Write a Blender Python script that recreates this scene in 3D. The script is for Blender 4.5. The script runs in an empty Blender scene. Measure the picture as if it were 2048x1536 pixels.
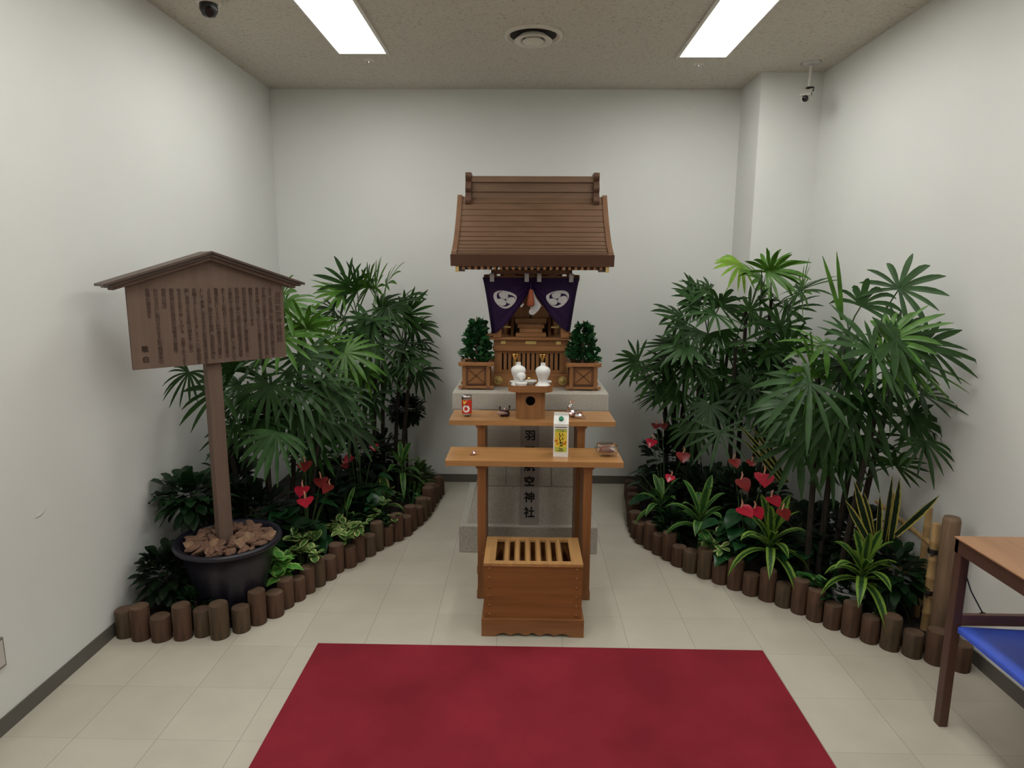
import bpy, bmesh, math, random
from mathutils import Vector, Matrix
random.seed(11)
PI = math.pi
scene = bpy.context.scene
COL = scene.collection

# ------------------------------------------------------------------ camera
FPX, CAM_H = 1300.0, 1.71
PITCH = math.atan(223 / 1300)
YAW = math.atan(24 / 1300 * math.cos(PITCH))
ROLL = 0.006
FW = Vector((-math.sin(YAW) * math.cos(PITCH), math.cos(YAW) * math.cos(PITCH), -math.sin(PITCH)))
_r = Vector((math.cos(YAW), math.sin(YAW), 0)); _u = _r.cross(FW)
RT = _r * math.cos(ROLL) + _u * math.sin(ROLL)
UP = _u * math.cos(ROLL) - _r * math.sin(ROLL)
CAM = Vector((0, 0, CAM_H))
cd = bpy.data.cameras.new('camera'); cam = bpy.data.objects.new('camera', cd); COL.objects.link(cam)
cd.sensor_fit = 'HORIZONTAL'; cd.sensor_width = 36.0; cd.lens = FPX * 36 / 2048; cd.clip_start = 0.05
cam.matrix_world = Matrix.Translation(CAM) @ Matrix((RT, UP, -FW)).transposed().to_4x4()
scene.camera = cam

# ------------------------------------------------------------------ world, lights, exposure
w = bpy.data.worlds.new('world'); scene.world = w; w.use_nodes = True
w.node_tree.nodes['Background'].inputs[0].default_value = (0.9, 0.95, 1, 1)
w.node_tree.nodes['Background'].inputs[1].default_value = 0.02
scene.view_settings.view_transform = 'Standard'; scene.view_settings.look = 'None'
scene.view_settings.exposure = 0.0; scene.view_settings.gamma = 1.0
scene.view_settings.use_curve_mapping = False
LAMP_STRENGTH = 14.6
LAMP_COLOR = (1.0, 1.0, 0.95)

XL, XR, YB, YF, ZC = -1.93, 2.02, 5.16, -2.6, 3.06

def at(px, py, Y):
    """point on the plane y = Y seen at pixel px, py of the photo"""
    d = FW + RT * ((px - 1024) / FPX) - UP * ((py - 768) / FPX)
    return CAM + d * (Y / d.y)

# ------------------------------------------------------------------ materials
def nt(name):
    m = bpy.data.materials.new(name); m.use_nodes = True
    t = m.node_tree; b = t.nodes['Principled BSDF']
    return m, t, b

def ramp(t, fac, stops):
    r = t.nodes.new('ShaderNodeValToRGB'); t.links.new(fac, r.inputs[0])
    els = r.color_ramp.elements
    while len(els) < len(stops): els.new(0.5)
    for e, (p, c) in zip(els, stops): e.position = p; e.color = (*c, 1)
    return r.outputs[0]

def coords(t, scale=(1, 1, 1), kind='Object'):
    tc = t.nodes.new('ShaderNodeTexCoord'); mp = t.nodes.new('ShaderNodeMapping')
    t.links.new(tc.outputs[kind], mp.inputs[0]); mp.inputs['Scale'].default_value = scale
    return mp.outputs[0]

def noise(t, vec, scale, detail=3, rough=0.5):
    n = t.nodes.new('ShaderNodeTexNoise'); t.links.new(vec, n.inputs['Vector'])
    n.inputs['Scale'].default_value = scale; n.inputs['Detail'].default_value = detail
    n.inputs['Roughness'].default_value = rough
    return n.outputs['Fac']

def bump(t, b, h, strength=0.2, dist=0.01):
    n = t.nodes.new('ShaderNodeBump'); n.inputs['Strength'].default_value = strength
    n.inputs['Distance'].default_value = dist
    t.links.new(h, n.inputs['Height']); t.links.new(n.outputs[0], b.inputs['Normal'])

def mat(name, c, rough=0.5, metal=0.0, var=0.12, scale=8.0, bmp=0.0, spec=0.5, stretch=(1, 1, 1), detail=3):
    m, t, b = nt(name)
    b.inputs['Roughness'].default_value = rough; b.inputs['Metallic'].default_value = metal
    b.inputs['Specular IOR Level'].default_value = spec
    n = noise(t, coords(t, stretch), scale, detail)
    lo = tuple(max(0, x * (1 - var)) for x in c); hi = tuple(x * (1 + var) for x in c)
    t.links.new(ramp(t, n, [(0.3, lo), (0.7, hi)]), b.inputs['Base Color'])
    if bmp: bump(t, b, n, bmp, 0.004)
    return m

def wood(name, c, rough=0.45, axis='x', var=0.22, scale=9.0, spec=0.4):
    st = {'x': (0.35, 6, 6), 'y': (6, 0.35, 6), 'z': (6, 6, 0.35)}[axis]
    m, t, b = nt(name)
    v = coords(t, st); n1 = noise(t, v, scale, 5, 0.6); n2 = noise(t, v, scale * 0.23, 2)
    mx = t.nodes.new('ShaderNodeMath'); mx.operation = 'ADD'; t.links.new(n1, mx.inputs[0]); t.links.new(n2, mx.inputs[1])
    hf = t.nodes.new('ShaderNodeMath'); hf.operation = 'MULTIPLY'; t.links.new(mx.outputs[0], hf.inputs[0]); hf.inputs[1].default_value = 0.5
    lo = tuple(x * (1 - var) for x in c); hi = tuple(x * (1 + var) for x in c)
    t.links.new(ramp(t, hf.outputs[0], [(0.35, lo), (0.65, hi)]), b.inputs['Base Color'])
    b.inputs['Roughness'].default_value = rough; b.inputs['Specular IOR Level'].default_value = spec
    bump(t, b, n1, 0.06, 0.002)
    return m

def leaf_mat(name, c, edge=None, mid=None, rough=0.42, ew=0.30, mw=0.07, var=0.3, spec=0.28):
    """leaf skin; edge / mid colour the margin or midrib through the across-leaf UV"""
    m, t, b = nt(name)
    n = noise(t, coords(t), 14, 2)
    lo = tuple(x * (1 - var) for x in c); hi = tuple(x * (1 + var) for x in c)
    out = ramp(t, n, [(0.3, lo), (0.7, hi)])
    uv = t.nodes.new('ShaderNodeUVMap'); sx = t.nodes.new('ShaderNodeSeparateXYZ'); t.links.new(uv.outputs[0], sx.inputs[0])
    a = t.nodes.new('ShaderNodeMath'); a.operation = 'SUBTRACT'; t.links.new(sx.outputs[0], a.inputs[0]); a.inputs[1].default_value = 0.5
    ab = t.nodes.new('ShaderNodeMath'); ab.operation = 'ABSOLUTE'; t.links.new(a.outputs[0], ab.inputs[0])
    nn = t.nodes.new('ShaderNodeMath'); nn.operation = 'MULTIPLY_ADD'; t.links.new(noise(t, coords(t), 60, 2), nn.inputs[0])
    nn.inputs[1].default_value = 0.16; t.links.new(ab.outputs[0], nn.inputs[2])
    def mixin(prev, col, lo_, hi_):
        f = t.nodes.new('ShaderNodeMapRange'); t.links.new(nn.outputs[0], f.inputs[0])
        f.inputs[1].default_value = lo_; f.inputs[2].default_value = hi_
        mx = t.nodes.new('ShaderNodeMix'); mx.data_type = 'RGBA'
        t.links.new(f.outputs[0], mx.inputs[0]); t.links.new(prev, mx.inputs[6]); mx.inputs[7].default_value = (*col, 1)
        return mx.outputs[2]
    if edge: out = mixin(out, edge, ew + 0.08, ew + 0.13)
    if mid: out = mixin(out, mid, mw + 0.11, mw + 0.06)
    t.links.new(out, b.inputs['Base Color'])
    b.inputs['Roughness'].default_value = rough; b.inputs['Specular IOR Level'].default_value = spec
    tr = t.nodes.new('ShaderNodeBsdfTranslucent'); t.links.new(out, tr.inputs[0])
    ms = t.nodes.new('ShaderNodeMixShader'); ms.inputs[0].default_value = 0.18
    t.links.new(b.outputs[0], ms.inputs[1]); t.links.new(tr.outputs[0], ms.inputs[2])
    t.links.new(ms.outputs[0], t.nodes['Material Output'].inputs[0])
    return m

M = {}
M['wall'] = mat('wall_paint', (0.735, 0.742, 0.72), 0.75, var=0.02, scale=1.5, spec=0.25)
m, t, b = nt('ceiling_board'); v = coords(t)
n1 = noise(t, v, 55, 4, 0.65); n2 = noise(t, v, 1.2, 2)
c1 = ramp(t, n1, [(0.30, (0.36, 0.33, 0.27)), (0.42, (0.60, 0.565, 0.48)), (0.7, (0.66, 0.62, 0.53))])
t.links.new(c1, b.inputs['Base Color']); b.inputs['Roughness'].default_value = 0.9; bump(t, b, n1, 0.55, 0.012); M['ceiling'] = m
# floor: 30 cm vinyl tiles, hairline joints, each tile a slightly different tint
m, t, b = nt('floor_tile'); v = coords(t)
sx = t.nodes.new('ShaderNodeSeparateXYZ'); t.links.new(v, sx.inputs[0])
def mnode(op, a, bb=None):
    n = t.nodes.new('ShaderNodeMath'); n.operation = op
    for i, q in enumerate((a, bb)):
        if q is None: continue
        if isinstance(q, (int, float)): n.inputs[i].default_value = q
        else: t.links.new(q, n.inputs[i])
    return n.outputs[0]
TS = 0.3075
def joint(o, off):
    q = mnode('DIVIDE', mnode('SUBTRACT', o, off), TS)
    fr = mnode('FRACT', q)
    d = mnode('MINIMUM', fr, mnode('SUBTRACT', 1.0, fr))
    return mnode('LESS_THAN', d, 0.0042), mnode('FLOOR', q)
jx, ix = joint(sx.outputs[0], 0.499); jy, iy = joint(sx.outputs[1], 3.044)
jj = mnode('MAXIMUM', jx, mnode('MULTIPLY', jy, 0.45))
cb = t.nodes.new('ShaderNodeCombineXYZ'); t.links.new(ix, cb.inputs[0]); t.links.new(iy, cb.inputs[1])
wn = t.nodes.new('ShaderNodeTexWhiteNoise'); t.links.new(cb.outputs[0], wn.inputs[0])
tint = ramp(t, wn.outputs[0], [(0, (0.535, 0.495, 0.41)), (1, (0.58, 0.54, 0.45))])
spk = ramp(t, noise(t, v, 5, 4), [(0.35, (0.93, 0.93, 0.93)), (0.65, (1, 1, 1))])
mm = t.nodes.new('ShaderNodeMix'); mm.data_type = 'RGBA'; mm.blend_type = 'MULTIPLY'; mm.inputs[0].default_value = 1
t.links.new(tint, mm.inputs[6]); t.links.new(spk, mm.inputs[7])
mj = t.nodes.new('ShaderNodeMix'); mj.data_type = 'RGBA'; t.links.new(mnode('MULTIPLY', jj, 0.7), mj.inputs[0])
t.links.new(mm.outputs[2], mj.inputs[6]); mj.inputs[7].default_value = (0.2, 0.18, 0.15, 1)
t.links.new(mj.outputs[2], b.inputs['Base Color']); b.inputs['Roughness'].default_value = 0.36
b.inputs['Specular IOR Level'].default_value = 0.4; M['floor'] = m
M['base'] = mat('baseboard_vinyl', (0.115, 0.105, 0.09), 0.5, var=0.05)
M['carpet'] = mat('red_carpet', (0.24, 0.021, 0.034), 0.95, var=0.16, scale=3.0, spec=0.1)
t = M['carpet'].node_tree; bump(t, t.nodes['Principled BSDF'], noise(t, coords(t), 500, 2), 0.5, 0.004)
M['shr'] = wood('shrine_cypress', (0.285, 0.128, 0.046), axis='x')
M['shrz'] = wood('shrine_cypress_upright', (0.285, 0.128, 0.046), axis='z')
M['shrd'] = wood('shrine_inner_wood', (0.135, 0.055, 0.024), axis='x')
M['tbl'] = wood('offering_table_wood', (0.40, 0.20, 0.072), axis='x', rough=0.28, spec=0.6)
M['leg'] = wood('offering_table_leg_wood', (0.265, 0.108, 0.036), axis='z', rough=0.4)
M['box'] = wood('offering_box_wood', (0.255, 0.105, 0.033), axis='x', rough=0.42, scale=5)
M['boxt'] = wood('offering_box_lit_top_wood', (0.42, 0.225, 0.085), axis='y', rough=0.28, spec=0.6)  # lighter than the body: reflected light on the top kept in the colour
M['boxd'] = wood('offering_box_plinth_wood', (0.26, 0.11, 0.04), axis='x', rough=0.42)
M['copper'] = mat('roof_copper', (0.165, 0.094, 0.056), 0.42, 0.35, var=0.12, scale=6, stretch=(1, 4, 4))
M['copperd'] = mat('roof_copper_dark', (0.105, 0.05, 0.031), 0.42, 0.35, var=0.12, scale=6)
M['copperb'] = mat('roof_edge_copper', (0.36, 0.20, 0.125), 0.25, 0.7, var=0.1)
M['gold'] = mat('gilt_brass', (0.62, 0.46, 0.17), 0.4, 0.45, var=0.15, scale=60, bmp=0.1)
M['brass'] = mat('polished_brass', (0.85, 0.62, 0.22), 0.14, 1.0, var=0.03)
M['purple'] = mat('purple_silk', (0.018, 0.006, 0.036), 0.6, var=0.25, scale=5, spec=0.15)
M['white'] = mat('white_cloth', (0.50, 0.485, 0.49), 0.8, var=0.04)
M['tassel'] = mat('vermilion_tassel', (0.33, 0.075, 0.03), 0.7, var=0.2, scale=60, stretch=(6, 6, 0.4))
M['porc'] = mat('white_porcelain', (0.80, 0.80, 0.78), 0.12, var=0.01)
M['black'] = mat('black_lacquer', (0.012, 0.010, 0.010), 0.3, var=0.1)
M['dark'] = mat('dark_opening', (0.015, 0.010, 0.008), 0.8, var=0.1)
m, t, b = nt('granite'); v = coords(t)
t.links.new(ramp(t, noise(t, v, 160, 3, 0.7), [(0.32, (0.30, 0.275, 0.235)), (0.5, (0.45, 0.42, 0.365)), (0.68, (0.54, 0.51, 0.45))]), b.inputs['Base Color'])
b.inputs['Roughness'].default_value = 0.6; M['stone'] = m
M['stonec'] = mat('polished_granite_panel', (0.30, 0.265, 0.24), 0.4, var=0.1, scale=200)
M['joint'] = mat('stone_joint', (0.16, 0.15, 0.13), 0.8)
M['ink'] = mat('black_ink', (0.010, 0.009, 0.009), 0.5, var=0.1)
M['sign'] = wood('signboard_wood', (0.155, 0.104, 0.079), axis='z', rough=0.7, var=0.1, spec=0.2)
M['signr'] = wood('signboard_roof_wood', (0.085, 0.055, 0.042), axis='x', rough=0.5, var=0.15)
M['signtext'] = mat('signboard_paint', (0.055, 0.028, 0.02), 0.6, var=0.1)
M['pot'] = mat('dark_blue_glaze', (0.008, 0.007, 0.015), 0.35, var=0.3, scale=6)
M['potw'] = mat('white_glaze', (0.62, 0.62, 0.6), 0.3, var=0.02)
M['bark'] = mat('bark_chip', (0.145, 0.075, 0.047), 0.85, var=0.35, scale=25, bmp=0.4, stretch=(1, 3, 1))
M['barkp'] = mat('bark_chip_pale', (0.22, 0.13, 0.075), 0.85, var=0.3, scale=25, bmp=0.4)
M['soil'] = mat('potting_soil', (0.018, 0.012, 0.009), 0.95, var=0.5, scale=40, bmp=0.6)
M['log'] = mat('log_side', (0.078, 0.036, 0.019), 0.75, var=0.38, scale=9, bmp=0.35, stretch=(5, 5, 0.7), detail=5)
M['logb'] = mat('log_side_olive', (0.072, 0.044, 0.022), 0.75, var=0.38, scale=9, bmp=0.35, stretch=(5, 5, 0.7), detail=5)
M['logt'] = mat('log_end_grain', (0.115, 0.068, 0.04), 0.8, var=0.3, scale=22, bmp=0.2)
M['post'] = mat('fence_post_wood', (0.17, 0.105, 0.06), 0.7, var=0.25, scale=8, stretch=(5, 5, 0.5), bmp=0.2)
M['bamboo'] = mat('dried_bamboo', (0.42, 0.27, 0.12), 0.4, var=0.2, scale=10, stretch=(4, 4, 0.6))
M['desk'] = wood('side_table_top', (0.36, 0.19, 0.10), axis='y', rough=0.35, var=0.15)
M['deskd'] = wood('side_table_frame', (0.085, 0.038, 0.026), axis='z', rough=0.4, var=0.15)
M['deskr'] = wood('side_table_rail', (0.20, 0.10, 0.075), axis='x', rough=0.4, var=0.15)
M['blue'] = mat('blue_plastic_folder', (0.06, 0.13, 0.72), 0.35, var=0.05)
M['frame'] = mat('white_lamp_frame', (0.7, 0.68, 0.62), 0.5, var=0.02)
M['vent'] = mat('vent_plastic', (0.70, 0.66, 0.57), 0.55, var=0.04)
M['steel'] = mat('brushed_steel', (0.55, 0.54, 0.52), 0.35, 0.7, var=0.05)
M['camw'] = mat('camera_housing', (0.62, 0.60, 0.55), 0.4, var=0.03)
M['plate'] = mat('outlet_plate_frame', (0.30, 0.27, 0.25), 0.35, 0.5, var=0.05)
M['platein'] = mat('outlet_face', (0.55, 0.52, 0.49), 0.45, var=0.03)
M['red'] = mat('red_label', (0.62, 0.035, 0.02), 0.35, var=0.05)
M['lw'] = mat('label_white', (0.85, 0.83, 0.8), 0.4, var=0.02)
M['lb'] = mat('label_black', (0.012, 0.012, 0.012), 0.4, var=0.05)
M['yel'] = mat('label_yellow', (0.80, 0.60, 0.06), 0.4, var=0.15, scale=25)
M['lgr'] = mat('label_yellow_green', (0.50, 0.55, 0.08), 0.4, var=0.1)
M['org'] = mat('label_orange', (0.75, 0.30, 0.02), 0.4, var=0.15)
M['grn'] = mat('green_screw_cap', (0.005, 0.20, 0.10), 0.35, var=0.05)
M['lid'] = mat('silver_foil_lid', (0.75, 0.76, 0.78), 0.22, 0.9, var=0.03)
M['foil'] = mat('silver_pink_foil', (0.80, 0.60, 0.66), 0.15, 1.0, var=0.25, scale=60)
M['foils'] = mat('silver_foil', (0.85, 0.84, 0.88), 0.12, 1.0, var=0.1)
M['foily'] = mat('gold_foil', (0.75, 0.62, 0.16), 0.2, 1.0, var=0.2)
M['choc'] = mat('dark_candy_wrapper', (0.035, 0.014, 0.014), 0.12, 0.2, var=0.2)
M['mauve'] = mat('mauve_wrapper', (0.42, 0.30, 0.28), 0.25, 0.5, var=0.1)
M['bun'] = mat('brown_bun', (0.20, 0.085, 0.055), 0.5, var=0.3, scale=30)
def glassy(name, tint=(0.95, 0.97, 0.97)):
    m, t, b = nt(name)
    g = t.nodes.new('ShaderNodeBsdfGlossy'); g.inputs['Roughness'].default_value = 0.05
    tr = t.nodes.new('ShaderNodeBsdfTransparent'); tr.inputs[0].default_value = (*tint, 1)
    fr = t.nodes.new('ShaderNodeFresnel'); fr.inputs[0].default_value = 1.28
    ms = t.nodes.new('ShaderNodeMixShader'); t.links.new(fr.outputs[0], ms.inputs[0])
    t.links.new(tr.outputs[0], ms.inputs[1]); t.links.new(g.outputs[0], ms.inputs[2])
    t.links.new(ms.outputs[0], t.nodes['Material Output'].inputs[0]); return m
M['glass'] = glassy('clear_glass'); M['clear'] = glassy('clear_plastic', (0.90, 0.91, 0.92))
m, t, b = nt('lit_diffuser'); b.inputs['Emission Color'].default_value = (*LAMP_COLOR, 1)
b.inputs['Emission Strength'].default_value = LAMP_STRENGTH; b.inputs['Base Color'].default_value = (0.9, 0.9, 0.88, 1); M['lamp'] = m
# leaves
M['palm'] = leaf_mat('palm_leaf_shaded', (0.018, 0.056, 0.009))  # darkened green: shade inside the palms is put into the colour
M['palm2'] = leaf_mat('palm_leaf_bluish', (0.033, 0.086, 0.022))
M['palm3'] = leaf_mat('palm_leaf_lit', (0.060, 0.155, 0.016))  # brighter copy for lit fronds, the light is in the colour
M['palmy'] = leaf_mat('palm_leaf_young_lit', (0.17, 0.31, 0.03))  # young yellowish leaf with side light put into its colour
M['cane'] = mat('palm_cane_fibre', (0.022, 0.016, 0.010), 0.9, var=0.5, scale=30, bmp=0.5, stretch=(3, 3, 0.6))
M['stalk'] = mat('green_stalk', (0.045, 0.10, 0.025), 0.5, var=0.2)
M['dkleaf'] = leaf_mat('dark_leaf', (0.007, 0.018, 0.006), rough=0.45, spec=0.2)
M['dkleaf2'] = leaf_mat('dark_green_leaf', (0.010, 0.034, 0.010), rough=0.42, spec=0.25)
M['anth'] = leaf_mat('anthurium_leaf', (0.014, 0.062, 0.020), rough=0.28)
M['spathe'] = leaf_mat('anthurium_spathe', (0.40, 0.014, 0.034), rough=0.2, var=0.2)
M['spathe_shaded'] = leaf_mat('anthurium_spathe_shaded', (0.20, 0.022, 0.020), rough=0.3, var=0.2)  # darker copy for shaded blooms, the shade put into the colour
M['spadix'] = mat('spadix', (0.75, 0.38, 0.26), 0.5, var=0.1)
M['drac'] = leaf_mat('dracaena_leaf', (0.03, 0.10, 0.022), edge=(0.15, 0.28, 0.06), ew=0.27)
M['dracl'] = leaf_mat('dracaena_leaf_lime', (0.025, 0.075, 0.018), edge=(0.19, 0.32, 0.045), ew=0.19)
M['dracm'] = leaf_mat('dracaena_leaf_white_mid', (0.035, 0.13, 0.035), mid=(0.30, 0.40, 0.22), mw=0.02)
M['pep'] = leaf_mat('variegated_leaf', (0.07, 0.17, 0.04), edge=(0.46, 0.50, 0.18), ew=0.33)
M['pep2'] = leaf_mat('variegated_leaf_pale', (0.10, 0.22, 0.05), edge=(0.55, 0.60, 0.25), ew=0.25)
M['pothos'] = leaf_mat('pothos_leaf', (0.10, 0.32, 0.05), edge=(0.32, 0.52, 0.14), ew=0.33)
M['pothosd'] = leaf_mat('pothos_leaf_dark', (0.04, 0.14, 0.03))
M['snake'] = leaf_mat('snake_plant_leaf', (0.012, 0.028, 0.012), edge=(0.46, 0.40, 0.09), ew=0.30)
M['snaked'] = leaf_mat('snake_plant_leaf_dark', (0.012, 0.024, 0.012))
M['sakaki'] = leaf_mat('sakaki_leaf', (0.016, 0.075, 0.022), rough=0.3, var=0.45)
M['trunk'] = mat('small_trunk', (0.16, 0.075, 0.045), 0.8, var=0.2)
M['fern'] = leaf_mat('fern_leaf', (0.05, 0.11, 0.02))

# ------------------------------------------------------------------ mesh helpers
class MB:
    def __init__(s): s.v = []; s.f = []; s.uv = {}; s.mi = []; s.sm = []
    def add(s, vs, fs, mi=0, smooth=False, uvs=None):
        o = len(s.v); s.v += [Vector(q) for q in vs]
        for f in fs: s.f.append([o + i for i in f]); s.mi.append(mi); s.sm.append(smooth)
        if uvs:
            for i, q in enumerate(uvs): s.uv[o + i] = q
        return s
    def box(s, x0, x1, y0, y1, z0, z1, mi=0, rot=None, bev=0.0):
        if bev > 0:
            bm = bmesh.new(); bmesh.ops.create_cube(bm, size=1)
            for q in bm.verts: q.co = Vector(((x0 + x1) / 2 + q.co.x * (x1 - x0), (y0 + y1) / 2 + q.co.y * (y1 - y0), (z0 + z1) / 2 + q.co.z * (z1 - z0)))
            bmesh.ops.bevel(bm, geom=bm.edges[:], offset=bev, segments=2, profile=0.6, affect='EDGES')
            bm.verts.index_update()
            vs = [q.co.copy() for q in bm.verts]; fs = [[q.index for q in f.verts] for f in bm.faces]; bm.free()
        else:
            vs = [Vector(q) for q in ((x0, y0, z0), (x1, y0, z0), (x1, y1, z0), (x0, y1, z0), (x0, y0, z1), (x1, y0, z1), (x1, y1, z1), (x0, y1, z1))]
            fs = [(0, 3, 2, 1), (4, 5, 6, 7), (0, 1, 5, 4), (1, 2, 6, 5), (2, 3, 7, 6), (3, 0, 4, 7)]
        if rot: vs = [rot @ q for q in vs]
        return s.add(vs, fs, mi)
    def lathe(s, prof, c=(0, 0, 0), n=24, mi=0, smooth=True, rot=None, caps=True):
        vs = []; fs = []; c = Vector(c)
        for r, z in prof:
            for k in range(n):
                a = 2 * PI * k / n; q = Vector((r * math.cos(a), r * math.sin(a), z))
                vs.append((rot @ q if rot else q) + c)
        for i in range(len(prof) - 1):
            for k in range(n):
                k2 = (k + 1) % n; fs.append((i * n + k, i * n + k2, (i + 1) * n + k2, (i + 1) * n + k))
        s.add(vs, fs, mi, smooth)
        if caps:
            L = len(prof) - 1
            if prof[0][0] > 1e-5: s.add(vs[:n], [list(range(n))[::-1]], mi)
            if prof[L][0] > 1e-5: s.add(vs[L * n:], [list(range(n))], mi)
        return s
    def tube(s, pts, r, n=8, mi=0, caps=True):
        pts = [Vector(p) for p in pts]; vs = []; fs = []; N = len(pts)
        rs = r if isinstance(r, (list, tuple)) else [r] * N
        prev = None
        for i, p in enumerate(pts):
            tg = (pts[min(i + 1, N - 1)] - pts[max(i - 1, 0)]).normalized()
            if prev is None:
                a = Vector((0, 0, 1)) if abs(tg.z) < 0.9 else Vector((1, 0, 0)); a = tg.cross(a).normalized()
            else: a = (prev - tg * prev.dot(tg)).normalized()
            prev = a; bb = tg.cross(a)
            for k in range(n):
                th = 2 * PI * k / n; vs.append(p + (a * math.cos(th) + bb * math.sin(th)) * rs[i])
        for i in range(N - 1):
            for k in range(n):
                k2 = (k + 1) % n; fs.append((i * n + k, i * n + k2, (i + 1) * n + k2, (i + 1) * n + k))
        s.add(vs, fs, mi, True)
        if caps:
            s.add(vs[:n], [list(range(n))[::-1]], mi); s.add(vs[-n:], [list(range(n))], mi)
        return s
    def prism(s, poly, axis, a0, a1, mi=0, fn=None):
        """poly in the two other axes, extruded along axis from a0 to a1"""
        def p3(p, a):
            q = {'x': (a, p[0], p[1]), 'y': (p[0], a, p[1]), 'z': (p[0], p[1], a)}[axis]
            return fn(Vector(q)) if fn else Vector(q)
        n = len(poly); vs = [p3(p, a0) for p in poly] + [p3(p, a1) for p in poly]
        fs = [list(range(n)), list(range(n, 2 * n))[::-1]] + [(i, (i + 1) % n + 0, n + (i + 1) % n, n + i) for i in range(n)]
        return s.add(vs, fs, mi)
    def ball(s, c, r, mi=0, n=12, sc=(1, 1, 1)):
        m = n // 2 + 1
        prof = [(math.sin(PI * i / m) , -math.cos(PI * i / m)) for i in range(m + 1)]
        vs = []; fs = []; c = Vector(c)
        for a, z in prof:
            for k in range(n):
                th = 2 * PI * k / n; vs.append(c + Vector((a * math.cos(th) * sc[0], a * math.sin(th) * sc[1], z * sc[2])) * r)
        for i in range(m):
            for k in range(n):
                k2 = (k + 1) % n; fs.append((i * n + k, i * n + k2, (i + 1) * n + k2, (i + 1) * n + k))
        return s.add(vs, fs, mi, True)
    def leaf(s, base, d, up, L, W, prof, droop=0.3, fold=0.15, seg=6, curl=0.0, mi=0, gdir=(0, 0, -1)):
        """a blade: starts at base along d, bends by gravity, width W*prof(t)"""
        base = Vector(base); d = Vector(d).normalized(); up = Vector(up); g = Vector(gdir)
        vs = []; uv = []; fs = []; prevp = base
        for i in range(seg + 1):
            t = i / seg
            p = base + d * (L * t) * (1 - 0.35 * droop * t) + g * (droop * L * t * t * 0.75)
            tg = (d * (1 - 0.7 * droop * t) + g * (1.5 * droop * t)).normalized()
            sd = tg.cross(up)
            if sd.length < 1e-3: sd = tg.cross(Vector((1, 0.3, 0)))
            sd.normalize(); nm = sd.cross(tg)
            wd = W * 0.5 * prof(t)
            vs += [p - sd * wd + nm * fold * wd, p, p + sd * wd + nm * fold * wd]
            uv += [(0, t), (0.5, t), (1, t)]
        for i in range(seg):
            for k in (0, 1): fs.append((i * 3 + k, i * 3 + k + 1, i * 3 + k + 4, i * 3 + k + 3))
        return s.add(vs, fs, mi, True, uv)
    def clamp(s, x0=XL + 0.008, x1=XR - 0.008, y1=YB - 0.008, z0=0.0):
        for q in s.v:
            q.x = min(max(q.x, x0), x1); q.y = min(q.y, y1); q.z = max(q.z, z0)
            if q.x > 1.58 and q.y > 4.715: q.y = 4.715
        return s
    def build(s, name, mats, parent=None, loc=None):
        me = bpy.data.meshes.new(name); o_ = Vector(loc) if loc is not None else Vector((0, 0, 0))
        me.from_pydata([q - o_ for q in s.v], [], s.f)
        if not isinstance(mats, (list, tuple)): mats = [mats]
        for q in mats: me.materials.append(q)
        me.polygons.foreach_set('material_index', s.mi); me.polygons.foreach_set('use_smooth', s.sm)
        if s.uv:
            l = me.uv_layers.new(name='UVMap')
            for lp in me.loops: l.data[lp.index].uv = s.uv.get(lp.vertex_index, (0.5, 0.5))
        me.validate(); me.update()
        o = bpy.data.objects.new(name, me); COL.objects.link(o)
        if loc is not None and parent is None: o.location = o_
        if parent is not None: o.parent = parent
        return o

def recalc(o):
    bm = bmesh.new(); bm.from_mesh(o.data); bmesh.ops.recalc_face_normals(bm, faces=bm.faces[:]); bm.to_mesh(o.data); bm.free()
    return o
def tag(o, label, cat, group=None, kind=None):
    o['label'] = label; o['category'] = cat
    if group: o['group'] = group
    if kind: o['kind'] = kind
    return o
def thing(name, label, cat, loc=(0, 0, 0), group=None):
    """Empty at the thing's base; its parts are built in world coordinates through P()"""
    o = bpy.data.objects.new(name, None); COL.objects.link(o); o.location = loc; o.empty_display_size = 0.05
    return tag(o, label, cat, group)
def P(name, mb, mt, par, label=None):
    """part of par, mesh given in world coordinates"""
    loc = Vector(par.location); q = par.parent
    while q is not None: loc += Vector(q.location); q = q.parent
    for v_ in mb.v: v_ -= loc
    o = recalc(mb.build(name, mt, par)) if not mb.uv else mb.build(name, mt, par)
    if label: o['label'] = label
    return o
def struct(name, mb, mt):
    o = recalc(mb.build(name, mt)); o['kind'] = 'structure'; o['label'] = name.replace('_', ' '); return o
def copy_tree(o, par=None):
    c = o.copy(); COL.objects.link(c)
    if par is not None: c.parent = par
    for ch in list(o.children): copy_tree(ch, c)
    return c

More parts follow.
